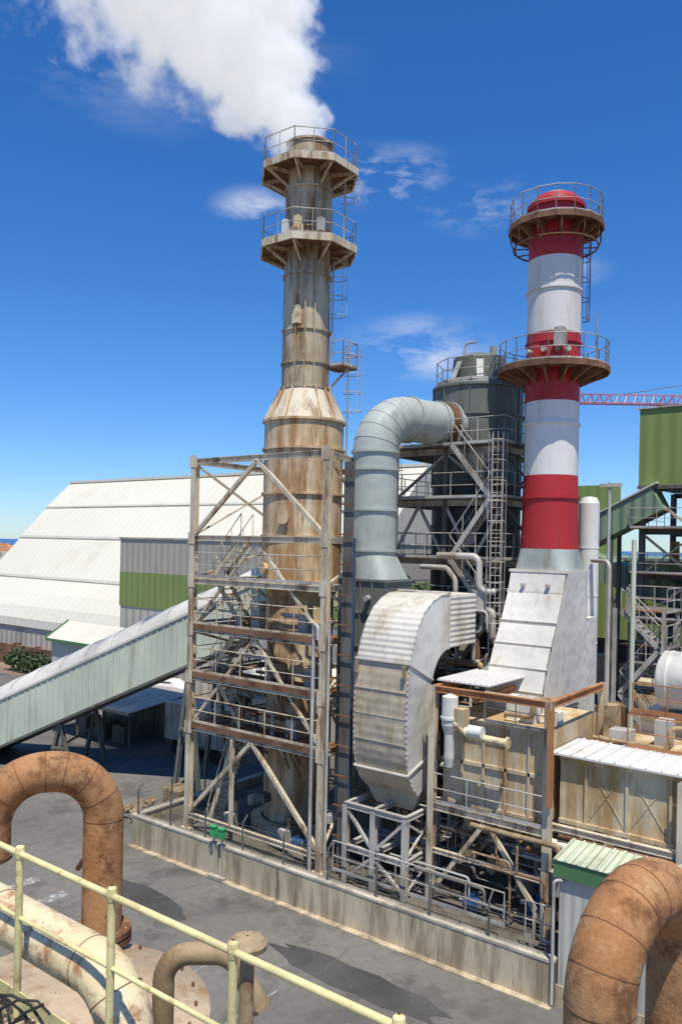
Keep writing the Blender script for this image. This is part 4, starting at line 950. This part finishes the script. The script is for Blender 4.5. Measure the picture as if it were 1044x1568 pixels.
# ================================================================= WORLD / SUN / CAMERA
k=Vector((.29,-.29,1)).normalized()
el=math.asin(k.z); rot=math.atan2(k.x,k.y)
w=bpy.data.worlds.new('World'); scene.world=w; w.use_nodes=True; nt=w.node_tree; L=nt.links
bg=nt.nodes['Background']; bg.inputs[1].default_value=.118
sky=N(nt,'ShaderNodeTexSky'); sky.sky_type='NISHITA'; sky.sun_disc=False; sky.sun_elevation=el; sky.sun_rotation=rot; sky.air_density=1.0; sky.dust_density=.1; sky.ozone_density=2.0
tc=N(nt,'ShaderNodeTexCoord')
tint=N(nt,'ShaderNodeMix',data_type='RGBA',blend_type='MULTIPLY'); tint.inputs[0].default_value=1; tint.inputs[7].default_value=(.68,.90,1.26,1); L.new(sky.outputs[0],tint.inputs[6])
hs=N(nt,'ShaderNodeHueSaturation'); hs.inputs['Saturation'].default_value=1.13; L.new(tint.outputs[2],hs.inputs['Color'])
nz=N(nt,'ShaderNodeTexNoise'); nz.inputs['Scale'].default_value=7; nz.inputs['Detail'].default_value=9; nz.inputs['Roughness'].default_value=.6
mp=N(nt,'ShaderNodeMapping'); mp.inputs['Scale'].default_value=(1.2,1.2,3.6); L.new(tc.outputs['Generated'],mp.inputs[0]); L.new(mp.outputs[0],nz.inputs['Vector'])
tot=None
ms=N(nt,'ShaderNodeMapping'); ms.inputs['Scale'].default_value=(1,1,2.4); L.new(tc.outputs['Generated'],ms.inputs[0])
for (x,y,z,R,amp) in ((-.517,.747,.416,.10,.9),(-.432,.814,.388,.09,.5),(-.637,.669,.383,.07,.7),(-.51,.822,.237,.12,.7),(-.346,.883,.317,.05,.35),(-.66,.54,.52,.24,.3)):
    vd=N(nt,'ShaderNodeVectorMath',operation='DISTANCE'); L.new(ms.outputs[0],vd.inputs[0]); vd.inputs[1].default_value=(x,y,z*2.4)
    mr=N(nt,'ShaderNodeMapRange',interpolation_type='SMOOTHSTEP'); mr.inputs[1].default_value=R; mr.inputs[2].default_value=0; mr.inputs[3].default_value=0; mr.inputs[4].default_value=amp; L.new(vd.outputs['Value'],mr.inputs[0])
    tot=mr.outputs[0] if tot is None else math_node(nt,'MAXIMUM',tot,mr.outputs[0])
nzz=N(nt,'ShaderNodeMapRange'); nzz.inputs[1].default_value=.45; nzz.inputs[2].default_value=.64; L.new(nz.outputs['Fac'],nzz.inputs[0])
cf=math_node(nt,'MULTIPLY',tot,nzz.outputs[0])
mx=N(nt,'ShaderNodeMix',data_type='RGBA'); L.new(cf,mx.inputs[0]); L.new(hs.outputs[0],mx.inputs[6]); mx.inputs[7].default_value=(7.6,7.8,8.3,1)
L.new(mx.outputs[2],bg.inputs[0])
sd=bpy.data.lights.new('sun','SUN'); sd.energy=5.0; sd.angle=math.radians(.5); sd.color=(1,.95,.85)
so=bpy.data.objects.new('sun',sd); scene.collection.objects.link(so); so.rotation_mode='QUATERNION'; so.rotation_quaternion=k.to_track_quat('Z','Y'); so.location=(30,-30,60)
cd=bpy.data.cameras.new('camera'); cam=bpy.data.objects.new('camera',cd); scene.collection.objects.link(cam); scene.camera=cam
cd.sensor_fit='VERTICAL'; cd.sensor_height=36; cd.sensor_width=24; cd.lens=28; cd.shift_y=.0306; cd.clip_end=12000; cd.clip_start=.1
phi=math.atan2(.607,.795)
cam.matrix_world=Matrix.Translation((27.4,-21.84,13))@Matrix.Rotation(phi,4,'Z')@Matrix.Rotation(math.pi/2,4,'X')@Matrix.Rotation(math.radians(1.2),4,'Z')
